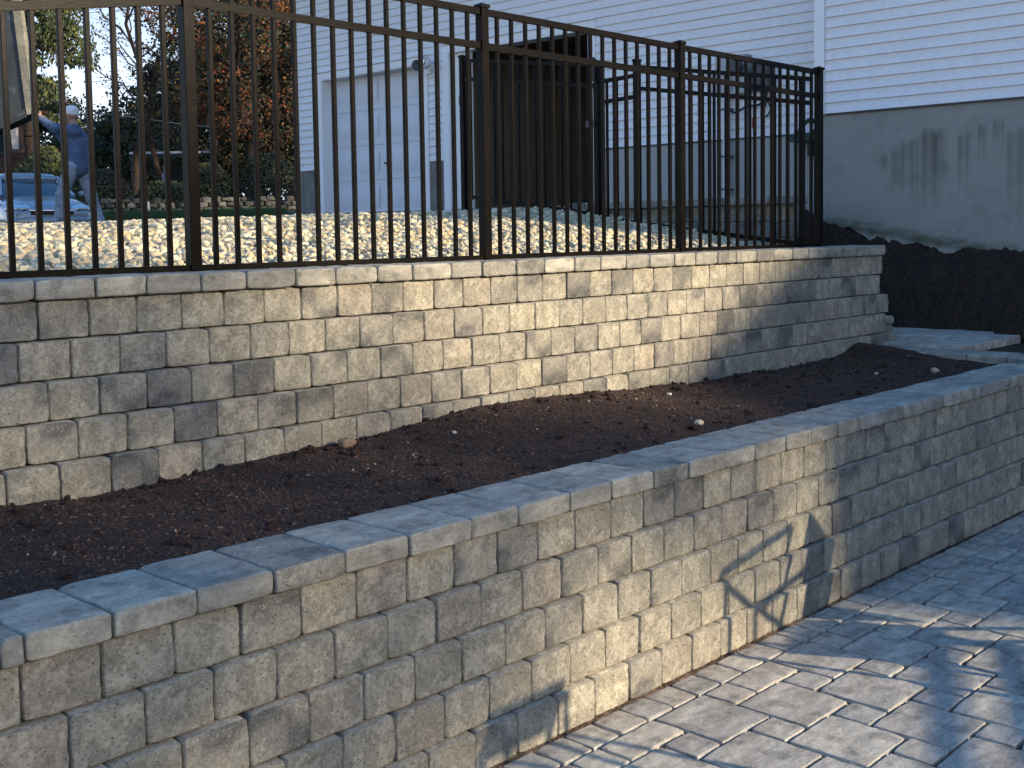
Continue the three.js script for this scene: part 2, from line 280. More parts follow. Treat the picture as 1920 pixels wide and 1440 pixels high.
// ---------------------------------------------------------------- landing at the end of the bed
{
  const L = thing('stone_landing', 'grey blue stone landing step at the end of the soil bed beside the foundation', 'steps');
  const R = rng(4);
  for (let i = 0; i < 6; i++) { const m = mesh('cap_stone', stoneGeo(0.32, 0.075, 0.27, 0.01, 0.002, 700 + i, 8, 5, 8), pick(CAP_MATS, R), L, [8.33 + i * 0.012, 0.79, -1.46 + i * 0.275]); m.rotation.y = 0.04; }
  for (let a = 0; a < 5; a++) for (let b = 0; b < 5; b++) {
    if (b === 0 && a > 3) continue;
    mesh('paver', stoneGeo(0.296, 0.07, 0.272, 0.011, 0.002, 730 + a * 5 + b, 8, 4, 8), pick(PAVER_MATS, R), L, [8.67 + a * 0.3, 0.81 + rr(-0.001, 0.001, R), -1.08 - b * 0.277]);
  }
  mesh('footing', bxx(8.2, 10.3, 0, 0.7725, -2.35, 0.06), mat([0.05, 0.042, 0.036], 1, { map: soilMap, bumpMap: soilBump, bumpScale: 0.02 }), L);
  tag(mesh(uname('stone_block'), stoneGeo(0.15, 0.075, 0.15, 0.03, 0.003, 77, 8, 6, 6), CAP_MATS[2], scene, [8.9, 0.985, -1.74]), 'pale rounded stone block beside the end of the upper wall', 'stone');
  tag(mesh(uname('stone_block'), stoneGeo(0.16, 0.13, 0.18, 0.02, 0.004, 78, 8, 6, 6), BLOCK_MATS[7], scene, [8.88, 0.888, -1.76]), 'dark block under the pale stone beside the upper wall end', 'stone');
}

{ // earth heaped against the foundation behind the landing
  const g = sheet(9.75, 10.44, -3.3, -0.7, 70, 200, (x, z) => 0.79 + (0.71 + 0.34 * Math.exp(-(z + 3.2) / 0.55)) * Math.pow(clamp((x - 9.86) / 0.56), 0.8) + 0.09 * fbm(x * 6, z * 6, 4, 4) + 0.035 * fbm(x * 26, z * 26, 4, 2), 2.3);
  tag(mesh('soil_bank', g, mat([0.095, 0.07, 0.047], 1, { map: soilMap, bumpMap: soilBump, bumpScale: 0.05 }), scene), 'dark earth bank heaped against the foundation behind the landing', null, null, 'structure');
}
// ---------------------------------------------------------------- gravel slope behind the upper wall
function gravH(x, z) {
  const p = clamp(1.795 + 0.024 * (x - 3.2), 1.7, 1.97);
  const t = clamp((-2.15 - z) / 2.5), y = mixf(1.535, p, t * (1.25 - 0.25 * t));
  const yard = sst(8.25, 8.9, x) * sst(-5.6, -4.8, z);           // the yard behind the return fence lies lower
  return mixf(mixf(y, Math.min(y, 1.56), yard), 0.8, sst(8.62, 9.1, x) * sst(-3.5, -2.7, z)) + 0.02 * fbm(x * 1.1, z * 1.1, 3, 2);
}
const stoneCols = [[0.549, 0.461, 0.273], [0.627, 0.547, 0.361], [0.461, 0.384, 0.238], [0.588, 0.509, 0.334], [0.431, 0.365, 0.246], [0.314, 0.278, 0.211], [0.51, 0.384, 0.211], [0.666, 0.595, 0.405]];
{
  const G = struct('gravel_slope', 'cream river gravel slope behind the fence');
  mesh('gravel_bed', sheet(-6, 10.86, -14, -1.9, 110, 90, (x, z) => gravH(x, z) - 0.02, 2), mat([0.17, 0.145, 0.105], 1, { map: soilMap, bumpMap: soilBump, bumpScale: 0.03 }), G);
  const R = rng(41), q = new THREE.Quaternion(), e = new THREE.Euler(), col = new THREE.Color();
  for (let k = 0; k < 5; k++) {
    const n = 8200, g = stoneGeo(0.058, 0.036, 0.044, 0.0165, 0.006, 150 + k, 5, 5, 5), I = new THREE.InstancedMesh(g, mat([1, 1, 1], 0.85, { bumpMap: fineBump, bumpScale: 0.0015 }), n);
    for (let i = 0; i < n; i++) {
      let x, z; do { z = -1.93 - 7.6 * Math.pow(R(), 1.55); x = rr(0.8, 9.9, R) + 0; } while (x < 1.0 + (-1.93 - z) * 0.32 || (x > 8.2 && R() < 0.35) || (x > 8.45 && z > -3.6));
      const s = 0.55 + 0.75 * R();
      q.setFromEuler(e.set(rr(-0.6, 0.6, R), rr(0, 6.3, R), rr(-0.6, 0.6, R)));
      I.setMatrixAt(i, M4([x, gravH(x, z) + rr(-0.012, 0.022, R), z], q, [s, s, s]));
      const c = pick(stoneCols, R), b = rr(0.8, 1.12, R); I.setColorAt(i, col.setRGB(c[0] * b, c[1] * b, c[2] * b));
    }
    I.name = 'gravel'; I.userData.kind = 'stuff'; I.castShadow = I.receiveShadow = true; G.add(I);
  }
}
// ---------------------------------------------------------------- fences
const fenceMap = tex(256, (u, v) => { const s = 0.72 + 0.18 * fbm(u * 20, v * 3, 2, 4, 0) + 0.3 * sst(0.28, 0.5, fbm(u * 12, v * 9, 7, 4, 0)); return [s, s * 0.97, s * 0.92]; });
const fenceMat = new THREE.MeshPhysicalMaterial({ color: lin(0.0058, 0.0040, 0.0032), map: fenceMap, roughness: 0.38, specularIntensity: 0.2, bumpMap: fineBump, bumpScale: 0.0004 });
function bar(w, h, d) { const b = 0.0022, s = new THREE.Shape([[-w / 2 + b, -d / 2], [w / 2 - b, -d / 2], [w / 2, -d / 2 + b], [w / 2, d / 2 - b], [w / 2 - b, d / 2], [-w / 2 + b, d / 2], [-w / 2, d / 2 - b], [-w / 2, -d / 2 + b]].map(p => new THREE.Vector2(...p))); const g = new THREE.ExtrudeGeometry(s, { depth: h, bevelEnabled: false }); g.rotateX(-Math.PI / 2); return g; }
function fencePost(T, x, y0, y1, z) {
  const g = bar(0.052, y1 - y0, 0.052), p = mesh('post', g, fenceMat, T, [x, y0, z]);
  const cap = merge([box(0.062, 0.018, 0.062, 0, y1 - y0 + 0.004, 0), (() => { const c = new THREE.ConeGeometry(0.043, 0.014, 4); c.rotateY(Math.PI / 4); c.translate(0, y1 - y0 + 0.02, 0); return c; })()]);
  mesh('post_cap', cap, fenceMat, p);
}
function fencePanel(T, a, b, za, zb, top, topB, bot, botB, n) {   // from (a,za) to (b,zb); heights at both ends
  const L = Math.hypot(b - a, zb - za), ang = -Math.atan2(zb - za, b - a), P = (t, y) => [mixf(a, b, t), y, mixf(za, zb, t)];
  const rail = (y0, y1) => { const s = Math.atan2(y1 - y0, L), LL = Math.hypot(L, y1 - y0) - 0.05, g = new THREE.BoxGeometry(LL, 0.034, 0.029); const m = mesh('rail', g, fenceMat, T, P(0.5, (y0 + y1) / 2)); m.rotation.set(0, ang, s, 'YZX'); };
  rail(top, topB); rail(top - 0.18, topB - 0.18); rail(bot, botB);
  for (let i = 1; i <= n; i++) { const t = i / (n + 1), y0 = mixf(bot, botB, t) - 0.03, y1 = mixf(top, topB, t) - 0.012; const m = mesh('picket', bar(0.0215, y1 - y0, 0.0195), fenceMat, T, P(t, y0)); m.rotation.y = ang; }
}
{
  const T = thing('metal_fence', 'dark brown metal picket fence standing along the upper wall', 'fence'), z = -1.885;
  const px = [0.94, 2.74, 4.53, 6.335, 8.13];
  fencePost(T, px[0], 1.3, 2.72, z); for (let i = 1; i < 5; i++) fencePost(T, px[i], 1.3, 2.953 - 0.006 * i, z);
  fencePanel(T, px[0], px[1], z, z, 2.645, 2.925, 1.602, 1.602, 15);
  for (let i = 1; i < 4; i++) fencePanel(T, px[i], px[i + 1], z, z, 2.927 - 0.005 * i, 2.922 - 0.005 * i, 1.602, 1.600, 15);
}
{
  const T = thing('metal_fence', 'dark metal return fence running from the corner post back to the garage', 'fence'), x = 8.13;
  fencePost(T, x, 1.5, 3.18, -3.61); fencePost(T, x, 1.6, 3.2, -4.05); fencePost(T, x, 1.7, 3.45, -5.75);
  fencePanel(T, x, x, -1.93, -3.61, 2.86, 3.13, 1.60, 1.80, 14);
  fencePanel(T, x, x, -3.61, -4.05, 3.06, 3.04, 1.80, 1.87, 3);
  fencePanel(T, x, x, -4.05, -5.75, 3.19, 3.42, 1.88, 2.10, 15);
  const latch = merge([box(0.05, 0.12, 0.05, x - 0.03, 3.12, -4.07), new THREE.SphereGeometry(0.032, 10, 8).translate(x - 0.03, 3.23, -4.07), box(0.03, 0.06, 0.1, x - 0.03, 2.68, -4.1)]);
  mesh('gate_latch', latch, mat([0.02, 0.02, 0.022], 0.4), T);
}
// ---------------------------------------------------------------- house
const sidingMap = tex(256, (u, v) => { const L = 0.955 + 0.025 * fbm(u * 6, v * 30, 2, 3, 0) + 0.02 * fbm(u * 60, v * 60, 8, 2, 0); return [L, L, L]; });
const white = mat([0.80, 0.80, 0.80], 0.55, { map: sidingMap, bumpMap: fineBump, bumpScale: 0.0006 });
const trim = mat([0.78, 0.785, 0.79], 0.5);
const doorMat = mat([0.62, 0.64, 0.67], 0.5);
const HX = 10.87, RX = 10.42;
{
  const H = thing('house', 'white vinyl sided house with concrete foundation, garage door and dark open doorway', 'house');
  const EX = 0.1016;
  const board = (X, y, z0, z1) => { const t = 0.0; mesh('siding_board', prismZ([[X - 0.002, y + EX + 0.012], [X - 0.006, y + EX * 0.62], [X - 0.020, y + 0.007], [X - 0.0215, y + 0.002], [X - 0.019, y], [X - 0.001, y], [X - 0.0005, y + EX + 0.012]].map(p => [p[0], p[1]]), z0, z1), white, H); };
  // left part: wall segments round the openings
  const G1 = [-11.58, -9.32], OP = [-8.84, -6.40], yg = 2.0, lint1 = 4.03, lint2 = 4.12, y0 = 2.70;
  for (let k = 0; k < 34; k++) {
    const y = y0 + k * EX, segs = [];
    if (y + EX < 4.2) { segs.push([-12.16, G1[0] - 0.10], [G1[1] + 0.1, OP[0] - 0.09], [OP[1] + 0.09, -3.02]); }
    else segs.push([-12.16, -3.02]);
    for (const s of segs) if (s[1] - s[0] > 0.05) board(HX, y, s[0], s[1]);
  }
  const block = mat([0.30, 0.30, 0.30], 0.95, { map: mA, bumpMap: blockBump, bumpScale: 0.003 });
  const wallM = mat([0.5, 0.5, 0.5], 0.9);
  // structural walls with real openings
  const W = (n, g, m) => mesh(n, g, m, H);
  W('wall', bxx(HX, HX + 0.2, y0, 6.3, -12.2, G1[0]), wallM); W('wall', bxx(HX, HX + 0.2, y0, 6.3, G1[1], OP[0]), wallM); W('wall', bxx(HX, HX + 0.2, y0, 6.3, OP[1], -3.0), wallM);
  W('wall', bxx(HX, HX + 0.2, lint1, 6.3, G1[0], G1[1]), wallM); W('wall', bxx(HX, HX + 0.2, lint2, 6.3, OP[0], OP[1]), wallM);
  W('foundation', bxx(HX - 0.004, HX + 0.2, 0.6, y0 - 0.002, -12.2, G1[0]), block); W('foundation', bxx(HX - 0.004, HX + 0.2, 0.6, y0 - 0.002, G1[1], OP[0]), block);
  W('foundation', bxx(HX - 0.004, HX + 0.2, 0.6, 2.05, G1[0], G1[1]), block); W('foundation', bxx(HX - 0.004, HX + 0.2, 0.6, 2.05, OP[0], OP[1]), block);
  const stain = foundationTex();
  const parge = new THREE.MeshStandardMaterial({ color: lin(0.39, 0.39, 0.365), map: stain, roughness: 0.95, bumpMap: blockBump, bumpScale: 0.002 });
  const uvYZ = (g, s = 1 / 5, oz = 5.5, oy = 0) => { const p = g.attributes.position, uv = g.attributes.uv; for (let i = 0; i < p.count; i++) uv.setXY(i, (p.getZ(i) + oz) * s, (p.getY(i) + oy) * s); return g; };
  W('foundation', uvYZ(bxx(HX - 0.004, HX + 0.2, 0.6, y0 - 0.002, OP[1], -3.0)), new THREE.MeshStandardMaterial({ color: lin(0.36, 0.36, 0.34), roughness: 0.95, bumpMap: blockBump, bumpScale: 0.003 }));
  // inside, back, ends
  W('wall', bxx(22, 22.2, 0.6, 6.3, -12.2, 7), wallM); W('wall', bxx(HX + 0.2, 22, 0.6, 6.3, -12.2, -12.0), wallM); W('wall', bxx(RX + 0.2, 22, -0.07, 6.3, 6.8, 7), wallM);
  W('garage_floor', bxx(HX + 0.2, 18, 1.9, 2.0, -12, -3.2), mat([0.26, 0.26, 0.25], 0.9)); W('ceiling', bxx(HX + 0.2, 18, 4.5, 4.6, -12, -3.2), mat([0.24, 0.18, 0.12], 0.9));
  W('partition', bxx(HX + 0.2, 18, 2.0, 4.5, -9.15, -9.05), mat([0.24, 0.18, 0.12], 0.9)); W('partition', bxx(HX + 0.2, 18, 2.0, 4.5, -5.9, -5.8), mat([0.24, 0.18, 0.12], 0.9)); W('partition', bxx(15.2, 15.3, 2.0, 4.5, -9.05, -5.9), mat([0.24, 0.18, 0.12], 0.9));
  // right part, standing 0.45 m forward
  for (let k = 0; k < 32; k++) board(RX, 2.83 + k * EX, -3.08, 7.0);
  W('wall', bxx(RX, RX + 0.2, 2.83, 6.3, -3.1, 7), wallM); W('wall', bxx(RX + 0.2, HX + 0.2, 0.6, 6.3, -3.1, -2.9), wallM);
  W('foundation', uvYZ(bxx(RX + 0.022, RX + 0.22, -0.06, 2.82, -3.19, 7), 0.2), mat([0.09, 0.075, 0.06], 1, { map: soilMap, bumpMap: soilBump, bumpScale: 0.03 })).userData.label = 'dark unparged lower foundation';
  const edge = [[-3.19, 1.79], [-3.0, 1.72], [-2.83, 1.74], [-2.69, 1.66], [-2.56, 1.57], [-2.45, 1.55], [-2.39, 1.62], [-2.29, 1.56], [-2.16, 1.59], [-2.01, 1.53], [-1.91, 1.45], [-1.81, 1.49], [-1.69, 1.43], [-1.6, 1.47], [-1.5, 1.45], [-1.18, 1.41], [-0.9, 1.35], [-0.6, 1.2], [-0.2, 1.25], [0.6, 0.9], [2, 0.3], [3, -0.05], [7, -0.05]];
  const fine = []; const RE = rng(3); edge.forEach((p, i) => { fine.push(p); const n = edge[i + 1]; if (n && p[0] < -1) for (let k = 1; k < 4; k++) fine.push([mixf(p[0], n[0], k / 4), mixf(p[1], n[1], k / 4) + rr(-0.008, 0.008, RE)]); });
  const shp = new THREE.Shape([...fine.map(p => new THREE.Vector2(-p[0], p[1])), new THREE.Vector2(-7, 2.824), new THREE.Vector2(3.19, 2.824)]);
  const pg = new THREE.ExtrudeGeometry(shp, { depth: 0.02, bevelEnabled: false }); pg.rotateY(-Math.PI / 2); pg.translate(RX + 0.021, 0, 0); { const p = pg.attributes.position; for (let i = 0; i < p.count; i++) p.setZ(i, p.getZ(i)); } 
  // extrude x axis became +z after the turn: mirror back
  { const p = pg.attributes.position; for (let i = 0; i < p.count; i++) p.setZ(i, -p.getZ(i)); const ix = pg.index; const a = pg.attributes.position.array; for (let t = 0; t < a.length; t += 9) for (let k = 0; k < 3; k++) { const s = a[t + 3 + k]; a[t + 3 + k] = a[t + 6 + k]; a[t + 6 + k] = s; } pg.computeVertexNormals(); }
  const pm = W('foundation', uvYZ(pg, 0.2, 5.5, 0), parge); pm.userData.label = 'grey parged foundation with brown water stains';
  // trim
  W('corner_board', bxx(RX - 0.03, RX + 0.02, 2.825, 6.3, -3.19, -3.085), trim); W('corner_board', bxx(HX - 0.03, HX + 0.02, 2.1, 6.3, -12.26, -12.165), trim);
  W('starter_strip', bxx(RX - 0.02, RX + 0.0, 2.814, 2.829, -3.08, 7), mat([0.05, 0.05, 0.05], 0.7)); W('starter_strip', bxx(HX - 0.018, HX, y0 - 0.016, y0 - 0.001, OP[1] + 0.1, -3.1), mat([0.05, 0.05, 0.05], 0.7));
  for (const [a, b, t] of [[...G1, lint1], [...OP, lint2]]) {
    W('door_trim', bxx(HX - 0.024, HX + 0.05, 2.0, t + 0.09, a - 0.098, a), trim); W('door_trim', bxx(HX - 0.024, HX + 0.05, 2.0, t + 0.09, b, b + 0.088), trim); W('door_trim', bxx(HX - 0.027, HX + 0.05, t, t + 0.088, a + 0.001, b - 0.001), trim);
    W('door_jamb', bxx(HX - 0.021, HX + 0.2, 2.0, t - 0.021, a, a + 0.02), trim); W('door_jamb', bxx(HX - 0.021, HX + 0.2, 2.0, t - 0.021, b - 0.02, b), trim); W('door_jamb', bxx(HX - 0.021, HX + 0.2, t - 0.02, t, a, b), trim);
    W('drip_edge', prismZ([[HX - 0.05, t + 0.1], [HX - 0.016, t + 0.12], [HX, t + 0.12], [HX, t + 0.092], [HX - 0.05, t + 0.092]], a - 0.11, b + 0.1), trim);
  }
  // sectional garage door, set back in its opening
  const D = mesh('garage_door', bxx(HX + 0.205, HX + 0.235, 2.0, lint1 + 0.05, G1[0] - 0.03, G1[1] + 0.03), doorMat, H);
  for (let r = 0; r < 4; r++) for (let c = 0; c < 4; c++) {
    const z0 = G1[0] + 0.05 + c * 0.555, yb = 2.03 + r * 0.505;
    if (c === 0) { mesh('section', bxx(HX + 0.19, HX + 0.204, 2.012 + r * 0.505, 2.508 + r * 0.505, G1[0] - 0.02, G1[1] + 0.02), doorMat, D); }
    mesh('panel', (() => { const g = new THREE.BoxGeometry(0.02, 0.33, 0.43, 1, 3, 3), p = g.attributes.position; for (let i = 0; i < p.count; i++) if (p.getX(i) < 0 && Math.abs(p.getY(i)) > 0.16) p.setX(i, 0.008); g.computeVertexNormals(); g.translate(HX + 0.178, yb + 0.24, z0 + 0.245); return g; })(), doorMat, D);
  }
  mesh('handle', merge([box(0.03, 0.05, 0.02, HX + 0.163, 2.88, -10.28), box(0.02, 0.16, 0.022, HX + 0.155, 2.78, -10.28), box(0.02, 0.03, 0.12, HX + 0.155, 2.74, -10.3)]), mat([0.04, 0.045, 0.05], 0.35, { metalness: 0.6 }), D);
  // white leaf standing beside the dark doorway, with its black pull
  const leaf = mesh('door', bxx(HX + 0.06, HX + 0.1, 2.0, lint2 - 0.01, OP[0] + 0.003, OP[0] + 0.36), trim, H);
  mesh('handle', merge([box(0.025, 0.3, 0.05, HX + 0.048, 3.42, -8.6), tube([[HX + 0.04, 3.56, -8.6], [HX - 0.02, 3.54, -8.6], [HX - 0.02, 3.38, -8.6], [HX + 0.04, 3.36, -8.6]], 0.012)]), mat([0.02, 0.02, 0.02], 0.4), leaf);
  // roof
  const rf = prismZ([[9.9, 6.25], [16.3, 9.6], [22.8, 6.25], [22.8, 6.05], [16.3, 9.4], [9.9, 6.05]], -12.8, 7.5);
  W('roof', rf, mat([0.07, 0.065, 0.06], 0.95)); W('gable', prismZ([[10.45, 6.3], [16.3, 9.3], [22.2, 6.3]], 6.8, 7), white); W('gable', prismZ([[10.45, 6.3], [16.3, 9.3], [22.2, 6.3]], -12.2, -12), white); W('ceiling', bxx(10.5, 22.1, 6.3, 6.34, -11.9, 6.7), wallM);
}
function foundationTex() {
  const c = document.createElement('canvas'); c.width = c.height = 1024; const x = c.getContext('2d');
  x.fillStyle = '#d8d8d2'; x.fillRect(0, 0, 1024, 1024);
  const R = rng(9), U = z => (z + 5.5) / 5 * 1024, V = y => 1024 - y / 5 * 1024;
  for (let i = 0; i < 2600; i++) { const k = R(); x.fillStyle = `rgba(${k < 0.5 ? '60,70,62' : '240,240,235'},${0.02 + 0.04 * R()})`; x.beginPath(); x.ellipse(R() * 1024, R() * 1024, 4 + 26 * R(), 3 + 14 * R(), R() * 3, 0, 7); x.fill(); }
  // water stains running down, each with a ragged top and tapering drips
  const st = [[-2.36, 2.47, 2.0, 0.09], [-2.22, 2.55, 1.85, 0.1], [-2.05, 2.62, 1.85, 0.14], [-1.95, 2.6, 1.95, 0.1], [-1.72, 2.56, 1.95, 0.07], [-1.55, 2.64, 2.3, 0.06], [-1.42, 2.66, 2.32, 0.06], [-1.25, 2.58, 1.7, 0.12], [-2.5, 2.42, 2.2, 0.08], [-1.0, 2.6, 1.9, 0.1]];
  for (const [z, a, b, w] of st) for (let k = 0; k < 26; k++) {
    const zz = z + (R() - 0.5) * w * 1.6, t = a - R() * 0.07, e = mixf(t, b, 0.35 + 0.75 * R()), ww = w * (0.08 + 0.2 * R()) / 5 * 1024;
    x.fillStyle = `rgba(58,54,34,${0.02 + 0.035 * R()})`; x.beginPath(); x.moveTo(U(zz) - ww, V(t)); x.quadraticCurveTo(U(zz), V(t + 0.03), U(zz) + ww, V(t)); x.lineTo(U(zz) + ww * 0.4, V(e)); x.lineTo(U(zz) - ww * 0.3, V(e)); x.fill();
  }
  for (let k = 0; k < 40; k++) { x.fillStyle = 'rgba(250,250,245,0.7)'; x.fillRect(U(-2.6 + 1.6 * R()), V(1.5 + 0.4 * R()), 1 + R() * 1.5, 2 + R() * 5); }
  // mossy band above the broken edge
  for (let k = 0; k < 320; k++) { const z = -3.1 + 2.1 * R(), yb = 1.74 - 0.17 * (z + 3.1); x.fillStyle = `rgba(70,66,36,${0.03 + 0.05 * R()})`; x.beginPath(); x.ellipse(U(z), V(yb + 0.02 + 0.12 * R() * R()), 6 + 14 * R(), 3 + 5 * R(), 0, 0, 7); x.fill(); }
  const t = new THREE.CanvasTexture(c); t.colorSpace = THREE.SRGBColorSpace; t.wrapS = t.wrapT = THREE.RepeatWrapping; return t;
}
// ---------------------------------------------------------------- fittings on the house wall
{
  const metal = mat([0.30, 0.32, 0.33], 0.45, { metalness: 0.3 }), dark = mat([0.05, 0.055, 0.06], 0.5), pvc = mat([0.6, 0.62, 0.63], 0.5), blackc = mat([0.015, 0.015, 0.015], 0.6);
  const X = HX - 0.018;
  const e = thing('electric_meter_box', 'grey electric service box with conduit on siding above the foundation', 'utility box');
  mesh('cabinet', bxx(X - 0.13, X, 3.16, 3.56, -4.55, -4.18), metal, e); mesh('door', bxx(X - 0.142, X - 0.131, 3.18, 3.54, -4.53, -4.34), metal, e);
  mesh('meter', (() => { const g = new THREE.CylinderGeometry(0.075, 0.08, 0.11, 20); g.rotateZ(Math.PI / 2); g.translate(X - 0.185, 3.42, -4.27); return g; })(), dark, e);
  mesh('conduit', rod([X - 0.06, 1.6, -4.46], [X - 0.06, 3.16, -4.46], 0.04, 0.04, 14), pvc, e);
  for (const y of [2.15, 2.5, 3.0]) mesh('clamp', bxx(X - 0.105, X, y, y + 0.018, -4.52, -4.4), dark, e);
  mesh('cable', tube([[X - 0.08, 3.0, -4.4], [X - 0.1, 2.96, -4.32], [X - 0.06, 3.02, -4.2], [X - 0.05, 3.03, -4.05], [X - 0.05, 3.1, -3.98], [X - 0.05, 3.2, -3.96]], 0.012), blackc, e);
  const t = thing('telephone_box', 'dark cable box hanging beside the electric meter', 'utility box');
  mesh('cabinet', bxx(X - 0.1, X, 3.17, 3.45, -4.12, -3.9), dark, t); mesh('lid', bxx(X - 0.112, X - 0.101, 3.19, 3.43, -4.1, -3.92), dark, t);
  mesh('cable', tube([[X - 0.04, 3.17, -4.0], [X - 0.05, 3.02, -3.98], [X - 0.05, 2.92, -4.04], [X - 0.05, 2.9, -3.97], [X - 0.05, 2.98, -3.92], [X - 0.05, 3.08, -3.97], [X - 0.04, 3.17, -3.96]], 0.009), blackc, t);
  mesh('tag', bxx(X - 0.06, X - 0.055, 2.79, 2.9, -4.14, -4.11), mat([0.35, 0.03, 0.02], 0.6), t);
  const s = thing('hose_shelf', 'small dark green shelf with hose on the foundation top near the fence corner', 'shelf');
  mesh('board', bxx(HX - 0.26, HX - 0.005, 2.60, 2.66, -3.6, -3.22), mat([0.03, 0.05, 0.04], 0.7), s); mesh('hose', tube([[HX - 0.14, 2.69, -3.55], [HX - 0.18, 2.74, -3.5], [HX - 0.14, 2.82, -3.42], [HX - 0.1, 2.74, -3.35], [HX - 0.14, 2.69, -3.4]], 0.022, 8), mat([0.04, 0.07, 0.055], 0.6), s);
  mesh('bracket', bxx(HX - 0.2, HX - 0.005, 2.45, 2.6, -3.42, -3.4), mat([0.03, 0.05, 0.04], 0.7), s);
  const l = thing('flood_light', 'silver round flood lamp with motion sensor on siding beside the garage door', 'lamp', [HX - 0.016, 3.98, -9.17]);
  mesh('base', (() => { const g = new THREE.CylinderGeometry(0.055, 0.06, 0.03, 18); g.rotateZ(Math.PI / 2); return g; })(), trim, l, [-0.015, 0, 0]);
  mesh('lamp_head', (() => { const g = new THREE.LatheGeometry([[0.0, -0.07], [0.03, -0.068], [0.045, -0.03], [0.08, 0.03], [0.085, 0.055], [0.078, 0.06], [0.0, 0.03]].map(p => new THREE.Vector2(...p)), 22); g.rotateZ(Math.PI / 2); g.rotateY(-0.5); return g; })(), mat([0.75, 0.77, 0.8], 0.18, { metalness: 0.9 }), l, [-0.13, 0.03, 0.06]);
  mesh('lamp_head', (() => { const g = new THREE.LatheGeometry([[0.0, -0.07], [0.03, -0.068], [0.045, -0.03], [0.075, 0.05], [0.07, 0.055], [0.0, 0.03]].map(p => new THREE.Vector2(...p)), 22); g.rotateZ(Math.PI / 2); g.rotateY(0.9); return g; })(), mat([0.05, 0.05, 0.055], 0.4), l, [-0.12, 0.0, -0.14]);
  mesh('arm', merge([rod([-0.02, 0, 0], [-0.1, 0.03, 0.05], 0.012), rod([-0.02, 0, 0], [-0.1, 0, -0.12], 0.012)]), trim, l); mesh('sensor', bxx(-0.09, -0.02, -0.12, -0.05, -0.03, 0.03), trim, l);
}
// clutter seen in the dark garage
{
  const g = mat([0.16, 0.19, 0.24], 0.6), pale = mat([0.3, 0.33, 0.36], 0.6), steel = mat([0.35, 0.37, 0.4], 0.35, { metalness: 0.7 });
  const c = thing('storage_cabinet', 'tall blue grey cabinet standing far inside the dark doorway', 'cabinet', [14.3, 2.0, -8.3]);
  mesh('case', box(0.5, 1.5, 0.55, 0, 0.77, 0), g, c); for (const s of [-1, 1]) mesh('door', box(0.018, 1.42, 0.255, -0.262, 0.77, s * 0.135), g, c); mesh('plinth', box(0.46, 0.02, 0.5, 0, 0.01, 0), g, c); mesh('handle', box(0.02, 0.16, 0.02, -0.28, 0.8, 0.03), steel, c);
  const b = thing('metal_shelving', 'grey metal shelving with a carton inside the dark garage', 'shelving', [12.9, 2.0, -7.0]);
  for (const x of [-0.2, 0.2]) for (const z of [-0.4, 0.4]) mesh('upright', box(0.03, 1.9, 0.03, x, 0.95, z), steel, b);
  for (const y of [0.2, 0.8, 1.4, 1.85]) mesh('shelf', box(0.42, 0.025, 0.84, 0, y, 0), steel, b);
  const k = thing('carton', 'pale cardboard carton on the upper garage shelf', 'box', [12.9, 3.4125, -7.1]); mesh('carton_body', box(0.34, 0.3, 0.5, 0, 0.151, 0), pale, k); mesh('carton_tape', box(0.342, 0.012, 0.06, 0, 0.302, 0), mat([0.25, 0.2, 0.12], 0.5), k);
}
// ---------------------------------------------------------------- land beyond the gravel
const dep = (x, z) => 0.7236 * x - 0.69 * (z - 2.6), lat = (x, z) => 0.69 * x + 0.7236 * (z - 2.6);
function landH(x, z) {
  const d = dep(x, z), l = lat(x, z) / Math.max(d, 8);
  let y = 1.88 + 0.03 * Math.max(0, d - 16) - 0.5 * sst(-0.335, -0.40, l) * sst(15, 21, d) * (1 - 0.6 * sst(28, 36, d));
  y -= 0.35 * sst(-11, -7, z) * (x < 11 ? 1 : 0);
  return y + 0.05 * fbm(x * 0.3, z * 0.3, 2, 2);
}
const grassMap = tex(256, (u, v) => { const L = 0.7 + 0.4 * fbm(u * 40, v * 40, 1, 3, 40) + 0.2 * fbm(u * 5, v * 5, 7, 3, 5); return [L * 0.92, L, L * 0.8]; });
tag(mesh('lawn', sheet(-90, 150, -190, -7, 150, 120, landH, 0.6), mat([0.038, 0.075, 0.024], 1, { map: grassMap, bumpMap: soilBump, bumpScale: 0.05 }), scene), 'green lawn rising behind the gravel', null, null, 'structure');
{
  const R = rng(90), n = 9000, s = new THREE.BufferGeometry();
  s.setAttribute('position', new THREE.BufferAttribute(new Float32Array([-0.012, 0, 0, 0.012, 0, 0, 0.02, 0.1, 0.01, -0.012, 0, 0.03, 0.012, 0, 0.03, -0.03, 0.08, 0.02]), 3)); s.computeVertexNormals();
  const I = new THREE.InstancedMesh(s, mat([0.05, 0.095, 0.03], 0.9, { side: THREE.DoubleSide }), n), q = new THREE.Quaternion(), e = new THREE.Euler();
  for (let i = 0; i < n; i++) { const d = rr(21, 36, R), l = d * rr(-0.36, -0.19, R), x = 0.7236 * d + 0.69 * l, z = 2.6 - 0.69 * d + 0.7236 * l, k = rr(0.7, 1.6, R); q.setFromEuler(e.set(0, R() * 6.3, 0)); I.setMatrixAt(i, M4([x, landH(x, z) - 0.01, z], q, [k, k, k])); }
  I.name = 'grass'; tag(I, 'short grass blades on the lawn beyond the gravel', 'grass', null, 'stuff'); I.castShadow = I.receiveShadow = true; scene.add(I);
}
